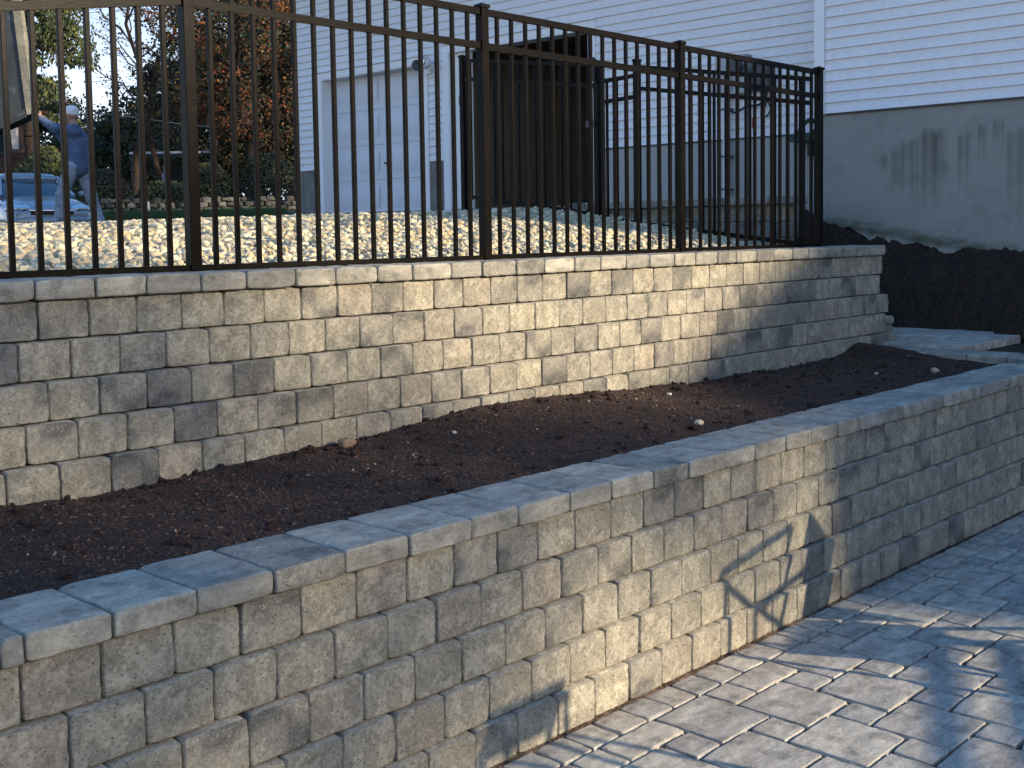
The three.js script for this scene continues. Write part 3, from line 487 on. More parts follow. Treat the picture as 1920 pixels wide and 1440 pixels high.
// ---------------------------------------------------------------- trees
const leafMat = new THREE.MeshPhysicalMaterial({ color: 0xffffff, vertexColors: true, roughness: 0.9, side: THREE.DoubleSide, transmission: 0.3, thickness: 0 });
const barkMat = mat([0.07, 0.055, 0.042], 0.95, { map: soilMap, bumpMap: soilBump, bumpScale: 0.03 });
function foliage(pts, size, cols, R, droop = 0) {
  const P = [], C = [], v = new THREE.Vector3(), a = new THREE.Vector3(), b = new THREE.Vector3(), n = new THREE.Vector3();
  for (const p of pts) {
    const s = size * rr(0.55, 1.3, R), c = pick(cols, R), k = rr(0.65, 1.3, R);
    n.set(rr(-1, 1, R), rr(-1, 1, R), rr(-1, 1, R)).normalize(); a.set(rr(-1, 1, R), rr(-1, 1, R) - droop * 1.6, rr(-1, 1, R)).normalize(); b.crossVectors(a, n).normalize().multiplyScalar(s * 0.34); a.multiplyScalar(s);
    const q = [[0, 0], [0.45, 1], [1, 0], [0.45, -1]].map(([t, w], i) => [p[0] + a.x * t + b.x * w, p[1] + a.y * t + b.y * w - (i === 2 ? s * 0.12 : 0), p[2] + a.z * t + b.z * w]);
    for (const i of [0, 1, 2, 0, 2, 3]) { P.push(...q[i]); C.push(c[0] * k, c[1] * k, c[2] * k); }
  }
  const g = new THREE.BufferGeometry(); g.setAttribute('position', new THREE.Float32BufferAttribute(P, 3)); g.setAttribute('color', new THREE.Float32BufferAttribute(C, 3)); g.computeVertexNormals(); return g;
}
function limb(geos, a, b, ra, rb, R, sag = 0) { // a bent tapering limb, returns its points
  const n = 5, L = Math.hypot(b[0] - a[0], b[1] - a[1], b[2] - a[2]), pts = [];
  for (let i = 0; i <= n; i++) { const t = i / n, w = Math.sin(t * Math.PI) * L * 0.08; pts.push([mixf(a[0], b[0], t) + rr(-w, w, R), mixf(a[1], b[1], t) + rr(-w, w, R) - sag * Math.sin(t * Math.PI), mixf(a[2], b[2], t) + rr(-w, w, R)]); }
  for (let i = 0; i < n; i++) geos.push(rod(pts[i], pts[i + 1], mixf(ra, rb, i / n), mixf(ra, rb, (i + 1) / n), ra > 0.06 ? 8 : 5));
  return pts;
}
// o: h height, r crown radius, base first branch height, n limbs, sub twigs per limb, leaves per twig, size, cols, up limb rise, cone 0..1
function tree(name, label, x, z, o, group, y0) {
  const R = rng(o.seed), T = thing(name, label, 'tree', [x, y0 ?? landH(x, z) - 0.1, z], 0, group), wood = [], leaves = [];
  const top = [rr(-0.3, 0.3, R), o.h * 0.92, rr(-0.3, 0.3, R)], tr = limb(wood, [0, 0, 0], top, o.tr, o.tr * 0.12, R);
  for (let i = 0; i < o.n; i++) {
    const t = Math.pow((i + 0.5) / o.n, 0.9), y = mixf(o.base, o.h * 0.93, t), prof = o.cone ? (1 - t * 0.88 * o.cone) : Math.sqrt(Math.max(0.06, 1 - Math.pow(2 * t - 0.85, 2) * 0.82));
    const a = i * 2.4 + rr(-0.5, 0.5, R), L = o.r * prof * rr(0.75, 1.12, R), k = clamp(y / top[1]) * 5, i0 = Math.min(4, Math.floor(k)), f = k - i0;
    const s = [0, 1, 2].map(c => mixf(tr[i0][c], tr[i0 + 1][c], f)), e = [s[0] + Math.cos(a) * L, s[1] + L * o.up + rr(-0.2, 0.3, R), s[2] + Math.sin(a) * L];
    const lp = limb(wood, s, e, Math.max(0.018, o.tr * 0.34 * (1 - t * 0.6)), 0.01, R, o.sag || 0);
    for (let j = 0; j < o.sub; j++) {
      const u = 0.25 + 0.75 * (j + R()) / o.sub, q = u * 5, qi = Math.min(4, Math.floor(q)), m = [0, 1, 2].map(c => mixf(lp[qi][c], lp[qi + 1][c], q - qi)), tl = L * rr(0.18, 0.42, R) * (1.2 - 0.5 * u), aa = a + rr(-1.5, 1.5, R), E = [m[0] + Math.cos(aa) * tl, m[1] + tl * rr(-0.35, 0.75, R) * (o.cone ? 0.2 : 1) - (o.sag || 0) * 0.6, m[2] + Math.sin(aa) * tl];
      if (tl > 0.25) wood.push(rod(m, E, 0.012, 0.005, 4));
      for (let l = 0; l < o.leaves; l++) { const w = Math.pow(R(), 0.6), sp = o.fluff; leaves.push([mixf(m[0], E[0], w) + rr(-sp, sp, R), mixf(m[1], E[1], w) + rr(-sp, sp, R) - (o.sag ? R() * 0.25 : 0), mixf(m[2], E[2], w) + rr(-sp, sp, R)]); }
    }
  }
  mesh('trunk', merge(wood), o.bark || barkMat, T); mesh('crown', foliage(leaves, o.size, o.cols, R, o.droop || 0), leafMat, T);
  return T;
}
const GREEN = [[0.045, 0.075, 0.02], [0.06, 0.09, 0.022], [0.035, 0.06, 0.02]], YEL = [[0.16, 0.15, 0.03], [0.11, 0.12, 0.03], [0.22, 0.17, 0.03]], ORG = [[0.28, 0.07, 0.015], [0.2, 0.045, 0.012], [0.32, 0.13, 0.02], [0.09, 0.06, 0.02]], DARK = [[0.022, 0.035, 0.014], [0.03, 0.042, 0.016], [0.04, 0.045, 0.016]], GOLD = [[0.26, 0.16, 0.03], [0.18, 0.11, 0.025], [0.10, 0.09, 0.03]];
tree('spruce_tree', 'tall drooping yellow green conifer behind the worker', 17.01, -34.61, { seed: 1, h: 14, r: 2.05, base: 3.3, n: 64, sub: 9, leaves: 62, size: 0.12, cols: [...YEL.slice(0, 2), ...GREEN, ...GREEN], up: -0.12, cone: 0.4, sag: 0.25, droop: 1, fluff: 0.2, tr: 0.24 });
tree('thin_tree', 'thin open tree with sparse yellowing leaves against the sky', 20.21, -34.16, { seed: 2, h: 11.5, r: 2.6, base: 2.4, n: 26, sub: 10, leaves: 9, size: 0.085, cols: [...GOLD, ...YEL, ...DARK], up: 0.75, fluff: 0.16, tr: 0.12 });
tree('thin_tree', 'slender bare limbed tree beside the sparse yellowing one', 22.48, -36.13, { seed: 12, h: 12.5, r: 2.6, base: 2.6, n: 26, sub: 10, leaves: 11, size: 0.09, cols: [...DARK, ...GOLD], up: 0.8, fluff: 0.16, tr: 0.12 });
tree('maple_tree', 'large orange red maple next to the house corner', 24.22, -32.86, { seed: 3, h: 11.5, r: 3.0, base: 2.0, n: 44, sub: 10, leaves: 30, size: 0.12, cols: [...ORG, ORG[0], DARK[0], DARK[1]], up: 0.4, fluff: 0.3, tr: 0.22 });
tree('maple_tree', 'bronze leaved tree between the open trees and the orange maple', 24.06, -35.91, { seed: 4, h: 9.6, r: 2.6, base: 1.5, n: 38, sub: 9, leaves: 22, size: 0.12, cols: [...GOLD, ORG[1], ...DARK, ...DARK, GREEN[1]], up: 0.5, fluff: 0.25, tr: 0.18 });
tree('wood_tree', 'dark green tree filling the gap behind the dark canopy', 26.48, -42.07, { seed: 30, h: 6.2, r: 2.4, base: 0.37, n: 34, sub: 9, leaves: 26, size: 0.19, cols: [...DARK, ...DARK, GREEN[0], GOLD[1]], up: 0.35, fluff: 0.45, tr: 0.2 }, 'trees of the dark wood');
tree('wood_tree', 'dark tree whose top stands beside the bronze tree', 29.01, -42.32, { seed: 31, h: 10.5, r: 3.4, base: 0.63, n: 34, sub: 9, leaves: 26, size: 0.19, cols: [...DARK, ...DARK, GREEN[0], GOLD[1]], up: 0.35, fluff: 0.45, tr: 0.2 }, 'trees of the dark wood');
tree('wood_tree', 'low dark tree behind the white vehicle', 26.83, -47.5, { seed: 32, h: 4.2, r: 2.2, base: 0.25, n: 34, sub: 9, leaves: 26, size: 0.19, cols: [...DARK, ...DARK, GREEN[0], GOLD[1]], up: 0.35, fluff: 0.45, tr: 0.2 }, 'trees of the dark wood');
tree('wood_tree', 'tall dark tree rising beside the house corner', 29.3, -39.12, { seed: 33, h: 13, r: 3.6, base: 0.78, n: 34, sub: 9, leaves: 26, size: 0.19, cols: [...DARK, ...DARK, GREEN[0], GOLD[1]], up: 0.35, fluff: 0.45, tr: 0.2 }, 'trees of the dark wood');
tree('wood_tree', 'tall shaded tree at the back of the wood', 33.08, -46.74, { seed: 34, h: 13, r: 4, base: 0.78, n: 34, sub: 9, leaves: 26, size: 0.19, cols: [...DARK, ...DARK, GREEN[0], GOLD[1]], up: 0.35, fluff: 0.45, tr: 0.2 }, 'trees of the dark wood');
tree('wood_tree', 'low dark tree below the open sky', 26.68, -50.55, { seed: 35, h: 3.6, r: 2.4, base: 0.22, n: 34, sub: 9, leaves: 26, size: 0.19, cols: [...DARK, ...DARK, GREEN[0], GOLD[1]], up: 0.35, fluff: 0.45, tr: 0.2 }, 'trees of the dark wood');
tree('wood_tree', 'dark tree below the sparse yellowing tree', 29.81, -50.17, { seed: 36, h: 5.2, r: 2.6, base: 0.31, n: 34, sub: 9, leaves: 26, size: 0.19, cols: [...DARK, ...DARK, GREEN[0], GOLD[1]], up: 0.35, fluff: 0.45, tr: 0.2 }, 'trees of the dark wood');
tree('wood_tree', 'small dark tree beyond the brick house', 27.28, -55.73, { seed: 37, h: 6, r: 2.6, base: 0.36, n: 34, sub: 9, leaves: 26, size: 0.19, cols: [...DARK, ...DARK, GREEN[0], GOLD[1]], up: 0.35, fluff: 0.45, tr: 0.2 }, 'trees of the dark wood');
tree('wood_tree', 'dark tree behind the bronze tree', 31.54, -48.36, { seed: 38, h: 7.5, r: 3, base: 0.45, n: 34, sub: 9, leaves: 26, size: 0.19, cols: [...DARK, ...DARK, GREEN[0], GOLD[1]], up: 0.35, fluff: 0.45, tr: 0.2 }, 'trees of the dark wood');
tree('wood_tree', 'dark tree half hidden behind the house corner', 27.36, -35.36, { seed: 60, h: 9, r: 2.6, base: .4, n: 34, sub: 9, leaves: 26, size: 0.19, cols: [...DARK, ...DARK, GREEN[0], GOLD[1]], up: 0.35, fluff: 0.45, tr: 0.2 }, 'trees of the dark wood');
tree('wood_tree', 'dark lower tree under the orange maple', 26.96, -36.5, { seed: 61, h: 7, r: 2.4, base: .4, n: 34, sub: 9, leaves: 26, size: 0.19, cols: [...DARK, ...DARK, GREEN[0], GOLD[1]], up: 0.35, fluff: 0.45, tr: 0.2 }, 'trees of the dark wood');
tree('wood_tree', 'dark lower tree right of the dark canopy', 26.36, -37.85, { seed: 62, h: 6.5, r: 2.4, base: .4, n: 34, sub: 9, leaves: 26, size: 0.19, cols: [...DARK, ...DARK, GREEN[0], GOLD[1]], up: 0.35, fluff: 0.45, tr: 0.2 }, 'trees of the dark wood');
tree('wood_tree', 'tall tree behind the house nearest its end wall', 27.5, -14, { seed: 70, h: 14, r: 3.6, base: 1.5, n: 34, sub: 9, leaves: 22, size: 0.26, cols: [...DARK, ...DARK, GREEN[0], GOLD[1]], up: 0.35, fluff: 0.45, tr: 0.2 }, 'trees of the dark wood');
tree('wood_tree', 'tall tree standing farther out behind the house', 33, -17, { seed: 71, h: 14, r: 3.6, base: 1.5, n: 34, sub: 9, leaves: 22, size: 0.26, cols: [...DARK, ...DARK, GREEN[0], GOLD[1]], up: 0.35, fluff: 0.45, tr: 0.2 }, 'trees of the dark wood');
tree('wood_tree', 'tree close behind the middle of the house', 24.8, -4, { seed: 72, h: 13, r: 3.6, base: 1.5, n: 34, sub: 9, leaves: 22, size: 0.26, cols: [...DARK, ...DARK, GREEN[0], GOLD[1]], up: 0.35, fluff: 0.45, tr: 0.2 }, 'trees of the dark wood');
function shrub(x, z, r, h, cols, label, seed) {
  const R = rng(seed), T = thing('shrub', label, 'shrub', [x, landH(x, z) - 0.04, z], 0, 'shrubs beyond the lawn'), w = [], L = [];
  for (let i = 0; i < 16; i++) { const a = R() * 6.3, e = [Math.cos(a) * r * R(), h * rr(0.5, 0.95, R), Math.sin(a) * r * R()]; w.push(rod([e[0] * 0.15, 0, e[2] * 0.15], e, 0.02, 0.006, 5)); }
  for (let i = 0; i < 5200; i++) { const a = R() * 6.3, u = Math.pow(R(), 0.5), y = Math.pow(R(), 0.8), k = Math.sqrt(1 - y * y * 0.9) * (0.85 + 0.3 * vn(a * 1.3, y * 3, seed)); L.push([Math.cos(a) * r * u * k, 0.05 + y * h, Math.sin(a) * r * u * k]); }
  mesh('stems', merge(w), barkMat, T); mesh('foliage', foliage(L, 0.10, cols, R), leafMat, T);
}
shrub(17.3, -31.0, 1.3, 1.3, DARK, 'dark rounded shrub behind the low stone wall, beside the conifer', 201); shrub(19.2, -30.6, 1.2, 0.9, [...DARK, GREEN[0]], 'low spreading shrub on the stone wall bank', 202); shrub(21.2, -31.4, 1.2, 1.5, [...DARK, YEL[1]], 'shrub with a yellowish top right of the dark canopy', 203);
shrub(22.8, -30.2, 1.3, 1.8, DARK, 'tall dark shrub below the orange maple', 204); shrub(24.6, -29.2, 1.4, 1.3, DARK, 'dark shrub beside the house corner', 205); shrub(16.31, -32.45, 1.0, 2.2, [...GREEN, YEL[0], YEL[1]], 'sunlit yellow green bush behind the silver car', 206); shrub(11.6, -35, 1.2, 1.5, GREEN, 'green bush before the brick house', 207); shrub(17.9, -20.9, 0.55, 0.35, DARK, 'small low dark shrub on the lawn', 208);
// ---------------------------------------------------------------- low dry stone wall along the lawn
{
  const T = thing('dry_stone_wall', 'low dry laid fieldstone wall along the far edge of the lawn', 'wall'), R = rng(8), kinds = [0, 1, 2, 3, 4].map(s => stoneGeo(0.3, 0.15, 0.28, 0.055, 0.035, 820 + s, 6, 5, 4)), ms = [[0.22, 0.21, 0.2], [0.16, 0.155, 0.15], [0.30, 0.285, 0.27], [0.12, 0.115, 0.11]].map(c => mat(c, 0.95, { map: mB, bumpMap: blockBump, bumpScale: 0.006 }));
  const path = [[15.2, -30.6], [17.2, -28.9], [19, -28.1], [21.2, -27.5], [23.4, -26.5]];
  for (let s = 0; s + 1 < path.length; s++) { const a = path[s], b = path[s + 1], L = Math.hypot(b[0] - a[0], b[1] - a[1]), n = Math.round(L / 0.29); for (let c = 0; c < 3; c++) for (let i = 0; i < n; i++) { if (c === 2 && R() < 0.25) continue; const t = (i + 0.5 + (c % 2) * 0.5 + rr(-0.1, 0.1, R)) / n, x = mixf(a[0], b[0], t), z = mixf(a[1], b[1], t), m = mesh('stone', pick(kinds, R), pick(ms, R), T, [x, landH(x, z) + 0.06 + c * 0.145, z - c * 0.03]); m.rotation.set(rr(-0.06, 0.06, R), -Math.atan2(b[1] - a[1], b[0] - a[0]) + rr(-0.2, 0.2, R), rr(-0.06, 0.06, R)); m.scale.set(rr(0.6, 1.25, R), rr(0.7, 1.3, R), 1); } }
  const g = stoneGeo(0.16, 0.36, 0.16, 0.03, 0.006, 60, 5, 7, 5); g.translate(0, 0.16, 0); tag(mesh(uname('marker_post'), g, mat([0.6, 0.58, 0.55], 0.8), scene, [17.3, landH(17.3, -28.3), -28.3]), 'short white marker post standing before the stone wall', 'post');
}
// ---------------------------------------------------------------- buildings and vehicles far behind
{
  const B = thing('brick_house', 'brown brick house with pale window band and orange lit roof beyond the car', 'house', [21.0, landH(24, -52) - 0.5, -53.7], -0.45);
  const br = mat([0.20, 0.105, 0.07], 0.95, { map: mB, bumpMap: blockBump, bumpScale: 0.01 });
  mesh('wall', bxx(-5, 4.0, 0, 3.4, -6, 0), br, B); mesh('upper_wall', bxx(-5, 4.0, 3.4, 4.9, -6, -0.03), mat([0.16, 0.09, 0.06], 0.9), B);
  mesh('roof', (() => { const g = prismZ([[-6, 4.8], [-6, 5.0], [-0.5, 7.2], [5, 5.0], [5, 4.8], [-0.5, 6.9]], -6.6, 0.9); return g; })(), mat([0.30, 0.15, 0.07], 0.9), B);
  mesh('gable', prismZ([[-5, 4.9], [-0.5, 6.8], [4, 4.9]], -6, -0.05), mat([0.2, 0.1, 0.06], 0.9), B);
  for (let i = 0; i < 5; i++) { const w = mesh('window', bxx(-3.9 + i * 1.55, -2.6 + i * 1.55, 3.55, 4.65, -0.02, 0.05), mat([0.6, 0.56, 0.52], 0.6), B); mesh('pane', bxx(-3.8 + i * 1.55, -2.7 + i * 1.55, 3.65, 4.55, 0.051, 0.06), new THREE.MeshStandardMaterial({ color: lin(0.45, 0.42, 0.4), roughness: 0.15, metalness: 0.2 }), w); }
  const d = mesh('window', bxx(0.2, 1.6, 0.9, 2.6, -0.02, 0.05), mat([0.2, 0.1, 0.07], 0.7), B); mesh('pane', bxx(0.3, 1.5, 1.0, 2.5, 0.051, 0.06), mat([0.03, 0.04, 0.045], 0.15), d);
  const c = thing('carport', 'dark open canopy with a thin pale flat roof in front of the wood', 'canopy', [24.1, landH(24, -37.8), -37.8], -0.83);
  mesh('roof', bxx(-1.5, 1.5, 2.05, 2.13, -1.6, 1.3), mat([0.55, 0.57, 0.6], 0.6), c); mesh('fascia', bxx(-1.46, 1.46, 1.93, 2.048, 1.2, 1.26), mat([0.03, 0.03, 0.035], 0.8), c);
  for (const x of [-1.4, 1.4]) for (const z of [-1.5, 1.2]) mesh('post', bxx(x - 0.05, x + 0.05, 0, 1.93, z - 0.05, z + 0.05), mat([0.03, 0.03, 0.035], 0.8), c);
  mesh('back_wall', bxx(-1.4, 1.4, 0, 1.9, -1.55, -1.5), mat([0.02, 0.02, 0.022], 0.9), c);
  const v = thing('van', 'white van half hidden by dark shrubs', 'van', [30.63, landH(30.63, -55.11) - 0.05, -55.11], -0.6);
  const wm = mat([0.78, 0.78, 0.78], 0.35);
  mesh('body', prismZ([[-1.9, 0.35], [-2.0, 0.9], [-1.9, 1.1], [-1.1, 1.25], [-0.6, 1.95], [2.1, 2.0], [2.15, 0.35]], -0.9, 0.9), wm, v); mesh('window', bxx(-0.3, 1.9, 1.3, 1.8, 0.9, 0.91), mat([0.03, 0.05, 0.06], 0.1), v);
  mesh('windshield', (() => { const g = box(0.02, 0.78, 1.6); g.rotateZ(-0.62); g.translate(-0.87, 1.6, 0); return g; })(), mat([0.03, 0.05, 0.06], 0.1), v);
  for (const x of [-1.3, 1.4]) for (const z of [-0.8, 0.8]) { const w = new THREE.CylinderGeometry(0.35, 0.35, 0.22, 20); w.rotateX(Math.PI / 2); mesh('wheel', w, mat([0.02, 0.02, 0.02], 0.8), v, [x, 0.35, z]); }
  const wire = tube([[19.6, 5.95, -35.4], [20.22, 5.83, -34.68], [21.57, 5.53, -33.23], [22.3, 5.4, -32.4]], 0.02, 5); tag(mesh(uname('overhead_cable'), wire, mat([0.2, 0.2, 0.18], 0.7), scene), 'thin pale cable strung between the open trees', 'cable');
}
// ---------------------------------------------------------------- figures: bones with radii joined by a smooth minimum
function sdfMesh(bones, res, k = 0.03, pad = 0.03, extra) {
  let lo = [9, 9, 9], hi = [-9, -9, -9]; for (const b of bones) for (const e of [[b[0], b[2]], [b[1], b[3]]]) for (let c = 0; c < 3; c++) { lo[c] = Math.min(lo[c], e[0][c] - e[1] - pad); hi[c] = Math.max(hi[c], e[0][c] + e[1] + pad); }
  const S = Math.max(hi[0] - lo[0], hi[1] - lo[1], hi[2] - lo[2]) / 2, C = [0, 1, 2].map(c => (lo[c] + hi[c]) / 2), mc = new MarchingCubes(res, new THREE.MeshBasicMaterial(), false, false, 90000), half = res / 2, f = mc.field;
  const sd = (x, y, z) => { let d = 9; for (const [a, b, ra, rb] of bones) { const ux = b[0] - a[0], uy = b[1] - a[1], uz = b[2] - a[2], l2 = ux * ux + uy * uy + uz * uz || 1e-9, t = clamp(((x - a[0]) * ux + (y - a[1]) * uy + (z - a[2]) * uz) / l2), e = Math.hypot(x - a[0] - ux * t, y - a[1] - uy * t, z - a[2] - uz * t) - mixf(ra, rb, t), h = clamp(0.5 + 0.5 * (e - d) / k); d = mixf(e, d, h) - k * h * (1 - h); } return extra ? extra(d, x, y, z) : d; };
  for (let z = 0; z < res; z++) for (let y = 0; y < res; y++) for (let x = 0; x < res; x++) { const X = C[0] + (x - half) / half * S, Y = C[1] + (y - half) / half * S, Z = C[2] + (z - half) / half * S; f[x + y * res + z * res * res] = -sd(X, Y, Z); }
  mc.isolation = 0; mc.update(); const n = mc.count * 3, pa = mc.positionArray.slice(0, n), na = mc.normalArray.slice(0, n);
  for (let i = 0; i < n; i += 3) for (let c = 0; c < 3; c++) pa[i + c] = C[c] + pa[i + c] * S;
  const g = new THREE.BufferGeometry(); g.setAttribute('position', new THREE.Float32BufferAttribute(pa, 3)); g.setAttribute('normal', new THREE.Float32BufferAttribute(na, 3)); 
  const m = mergeVertices(g, 1e-5); m.deleteAttribute('normal'); m.computeVertexNormals(); m.setAttribute('uv', new THREE.Float32BufferAttribute(new Float32Array(m.attributes.position.count * 2).map((_, i) => { const k2 = i >> 1; return i & 1 ? m.attributes.position.getY(k2) * 3 : (m.attributes.position.getX(k2) + m.attributes.position.getZ(k2)) * 3; }), 2)); return m;
}
const denimTex = tex(256, (u, v) => { const L = 0.8 + 0.2 * fbm(u * 50, v * 50, 2, 2, 50) + 0.25 * fbm(u * 6, v * 4, 5, 3, 0); return [L, L, L * 1.02]; });
const skin = mat([0.36, 0.19, 0.13], 0.6);
function handBones(w, dir, up, side) { // wrist, direction of the fingers, back-of-hand normal, thumb side: palm and five bent fingers
  const D = new THREE.Vector3(...dir).normalize(), U = new THREE.Vector3(...up).normalize(), S = new THREE.Vector3().crossVectors(D, U).multiplyScalar(side), W = new THREE.Vector3(...w), at = (d, s, u) => W.clone().addScaledVector(D, d).addScaledVector(S, s).addScaledVector(U, u).toArray(), B = [];
  for (const s of [-0.028, -0.009, 0.01, 0.028]) B.push([at(0.01, s * 0.7, 0), at(0.085, s, 0), 0.018, 0.014]);
  [[-0.032, 0.062], [-0.011, 0.074], [0.011, 0.07], [0.032, 0.055]].forEach(([s, l]) => { B.push([at(0.085, s, 0), at(0.085 + l * 0.5, s * 1.1, -0.006), 0.0098, 0.0092]); B.push([at(0.085 + l * 0.5, s * 1.1, -0.006), at(0.085 + l * 0.86, s * 1.12, -0.03), 0.0092, 0.0085]); });
  B.push([at(0.02, -0.03, -0.005), at(0.06, -0.062, -0.015), 0.014, 0.0115]); B.push([at(0.06, -0.062, -0.015), at(0.092, -0.07, -0.03), 0.0115, 0.009]);
  return B;
}
function person(label, pos, turn, J, cloth, scale = 1, capMat, faceDir = [-1, 0, 0]) {
  const T = thing('person', label, 'person', pos, turn); T.scale.setScalar(scale);
  const H = J.head, F = new THREE.Vector3(...faceDir).normalize(), Sd = new THREE.Vector3(0, 1, 0).cross(F).normalize(), hp = (f, y, s) => [H[0] + F.x * f + Sd.x * s, H[1] + y, H[2] + F.z * f + Sd.z * s];
  const body = [[J.pelvis, J.chest, 0.13, 0.135], [J.chest, J.neck, 0.11, 0.06], [J.neck, H, 0.055, 0.06]];
  for (const s of ['L', 'R']) { body.push([J['sh' + s], J['el' + s], 0.05, 0.04], [J['el' + s], J['wr' + s], 0.04, 0.027], [J['hip' + s], J['kn' + s], 0.08, 0.055], [J['kn' + s], J['an' + s], 0.052, 0.038], [J.chest, J['sh' + s], 0.09, 0.055]); }
  const gb = sdfMesh(body, 90, 0.04);
  const head = [[hp(-0.015, 0.045, 0), hp(0.01, 0.04, 0), 0.088, 0.082], [hp(0.02, -0.03, 0), hp(0.055, -0.085, 0), 0.062, 0.036], [hp(-0.02, -0.05, 0), hp(-0.03, -0.14, 0), 0.052, 0.056], [hp(0.088, 0.022, 0), hp(0.108, -0.018, 0), 0.009, 0.014], [hp(0.08, 0.036, 0.03), hp(0.08, 0.036, -0.03), 0.012, 0.012], [hp(0.083, -0.058, 0.016), hp(0.083, -0.058, -0.016), 0.009, 0.009]];
  for (const s of [-1, 1]) head.push([hp(-0.005, 0.03, s * 0.083), hp(-0.012, -0.012, s * 0.08), 0.014, 0.01]);
  const gh = sdfMesh(head, 64, 0.022), hands = ['L', 'R'].map(s => sdfMesh(handBones(J['wr' + s], J['hd' + s], [0, 0.4, s === 'L' ? -1 : 1], s === 'L' ? 1 : -1), 56, 0.012, 0.01));
  mesh('body', merge([gb, gh, ...hands]), skin, T);
  for (const s of [-1, 1]) mesh('eye', new THREE.SphereGeometry(0.011, 10, 8), mat([0.05, 0.04, 0.035], 0.3), T, hp(0.077, 0.018, s * 0.033));
  const jk = [[J.pelvis.map((v, i) => v + (i === 1 ? -0.02 : 0)), J.chest, 0.172, 0.175], [J.chest, J.neck.map((v, i) => v + (i === 1 ? -0.02 : 0)), 0.15, 0.078]], wr = (p, q) => p.map((v, i) => mixf(v, q[i], 0.06));
  for (const s of ['L', 'R']) jk.push([J.chest, J['sh' + s], 0.125, 0.085], [J['sh' + s], J['el' + s], 0.085, 0.066], [J['el' + s], wr(J['wr' + s], J['el' + s]), 0.064, 0.047]);
  const wrinkle = (d, x, y, z) => d - 0.008 * fbm(x * 7, y * 12, z * 7, 3);
  mesh('jacket', sdfMesh(jk, 96, 0.05, 0.04, wrinkle), cloth.jacket, T);
  const jn = [[J.pelvis, J.pelvis.map((v, i) => v + (i === 1 ? 0.08 : 0)), 0.15, 0.15]]; for (const s of ['L', 'R']) jn.push([J['hip' + s], J['kn' + s], 0.112, 0.083], [J['kn' + s], J['an' + s], 0.082, 0.072]);
  mesh('jeans', sdfMesh(jn, 96, 0.04, 0.04, wrinkle), cloth.jeans, T);
  for (const s of ['L', 'R']) { const a = J['an' + s]; mesh('boot', sdfMesh([[[a[0], a[1] - 0.02, a[2]], [a[0] + F.x * 0.03, 0.05, a[2] + F.z * 0.03], 0.05, 0.045], [[a[0] - F.x * 0.04, 0.04, a[2] - F.z * 0.04], [a[0] + F.x * 0.17, 0.036, a[2] + F.z * 0.17], 0.04, 0.035]], 40, 0.03), cloth.boot, T); }
  if (capMat) {
    const cap = mesh('cap', sdfMesh([[hp(-0.02, 0.075, 0), hp(0.015, 0.075, 0), 0.098, 0.092], [hp(-0.06, 0.03, 0.0), hp(-0.03, 0.06, 0), 0.055, 0.09]], 48, 0.03, 0.03, (d, x, y, z) => Math.max(d, H[1] + 0.035 - y + (x - H[0]) * -0.12)), capMat, T);
    mesh('peak', (() => { const g = new THREE.SphereGeometry(0.1, 18, 8, 0, Math.PI * 2, 0, Math.PI / 2); g.scale(1.0, 0.16, 0.78); const m = new THREE.Matrix4().makeBasis(F, new THREE.Vector3(0, 1, 0), Sd.clone().negate()); g.rotateZ(-0.12); g.applyMatrix4(m); g.translate(...hp(0.1, 0.048, 0)); return g; })(), capMat, cap);
  }
  return T;
}
const denim = mat([0.12, 0.185, 0.31], 0.95, { map: denimTex, bumpMap: fineBump, bumpScale: 0.002 }), jeansM = mat([0.38, 0.45, 0.52], 0.95, { map: denimTex, bumpMap: fineBump, bumpScale: 0.002 }), bootM = mat([0.10, 0.08, 0.06], 0.8);
person('worker in white cap, denim jacket and faded jeans reaching up to the raised bed', [7.87, landH(7.87, -13.5), -13.5], -0.809, {
  pelvis: [0.09, 0.96, 0], chest: [0.11, 1.27, 0], neck: [0.07, 1.50, 0], head: [0.03, 1.635, 0],
  shL: [0.05, 1.43, -0.16], elL: [-0.18, 1.36, -0.22], wrL: [-0.38, 1.56, -0.15], hdL: [-0.6, 0.8, 0.1], shR: [0.13, 1.43, 0.16], elR: [-0.14, 1.47, 0.2], wrR: [-0.37, 1.62, 0.13], hdR: [-0.7, 0.7, -0.1],
  hipL: [0.12, 0.92, -0.09], knL: [0.24, 0.50, -0.11], anL: [0.36, 0.10, -0.12], hipR: [0.05, 0.92, 0.09], knR: [-0.11, 0.50, 0.11], anR: [-0.17, 0.09, 0.10] }, { jacket: denim, jeans: jeansM, boot: bootM }, 0.985, mat([0.72, 0.70, 0.68], 0.9));
person('person in pale checked shirt standing under the far dark canopy', [23.0, landH(23, -37.0), -37.0], -0.5, {
  pelvis: [0, 0.96, 0], chest: [0, 1.28, 0], neck: [0, 1.5, 0], head: [0, 1.63, 0], shL: [0, 1.43, -0.18], elL: [0.02, 1.14, -0.22], wrL: [-0.06, 0.9, -0.2], hdL: [-0.2, -1, 0], shR: [0, 1.43, 0.18], elR: [0.02, 1.14, 0.22], wrR: [-0.06, 0.9, 0.2], hdR: [-0.2, -1, 0],
  hipL: [0, 0.92, -0.09], knL: [0, 0.5, -0.1], anL: [0.02, 0.09, -0.1], hipR: [0, 0.92, 0.09], knR: [0, 0.5, 0.1], anR: [0.02, 0.09, 0.1] }, { jacket: mat([0.42, 0.40, 0.52], 0.9, { map: denimTex }), jeans: mat([0.06, 0.05, 0.09], 0.9), boot: bootM }, 0.95, null, [-0.6, 0, 0.8]);
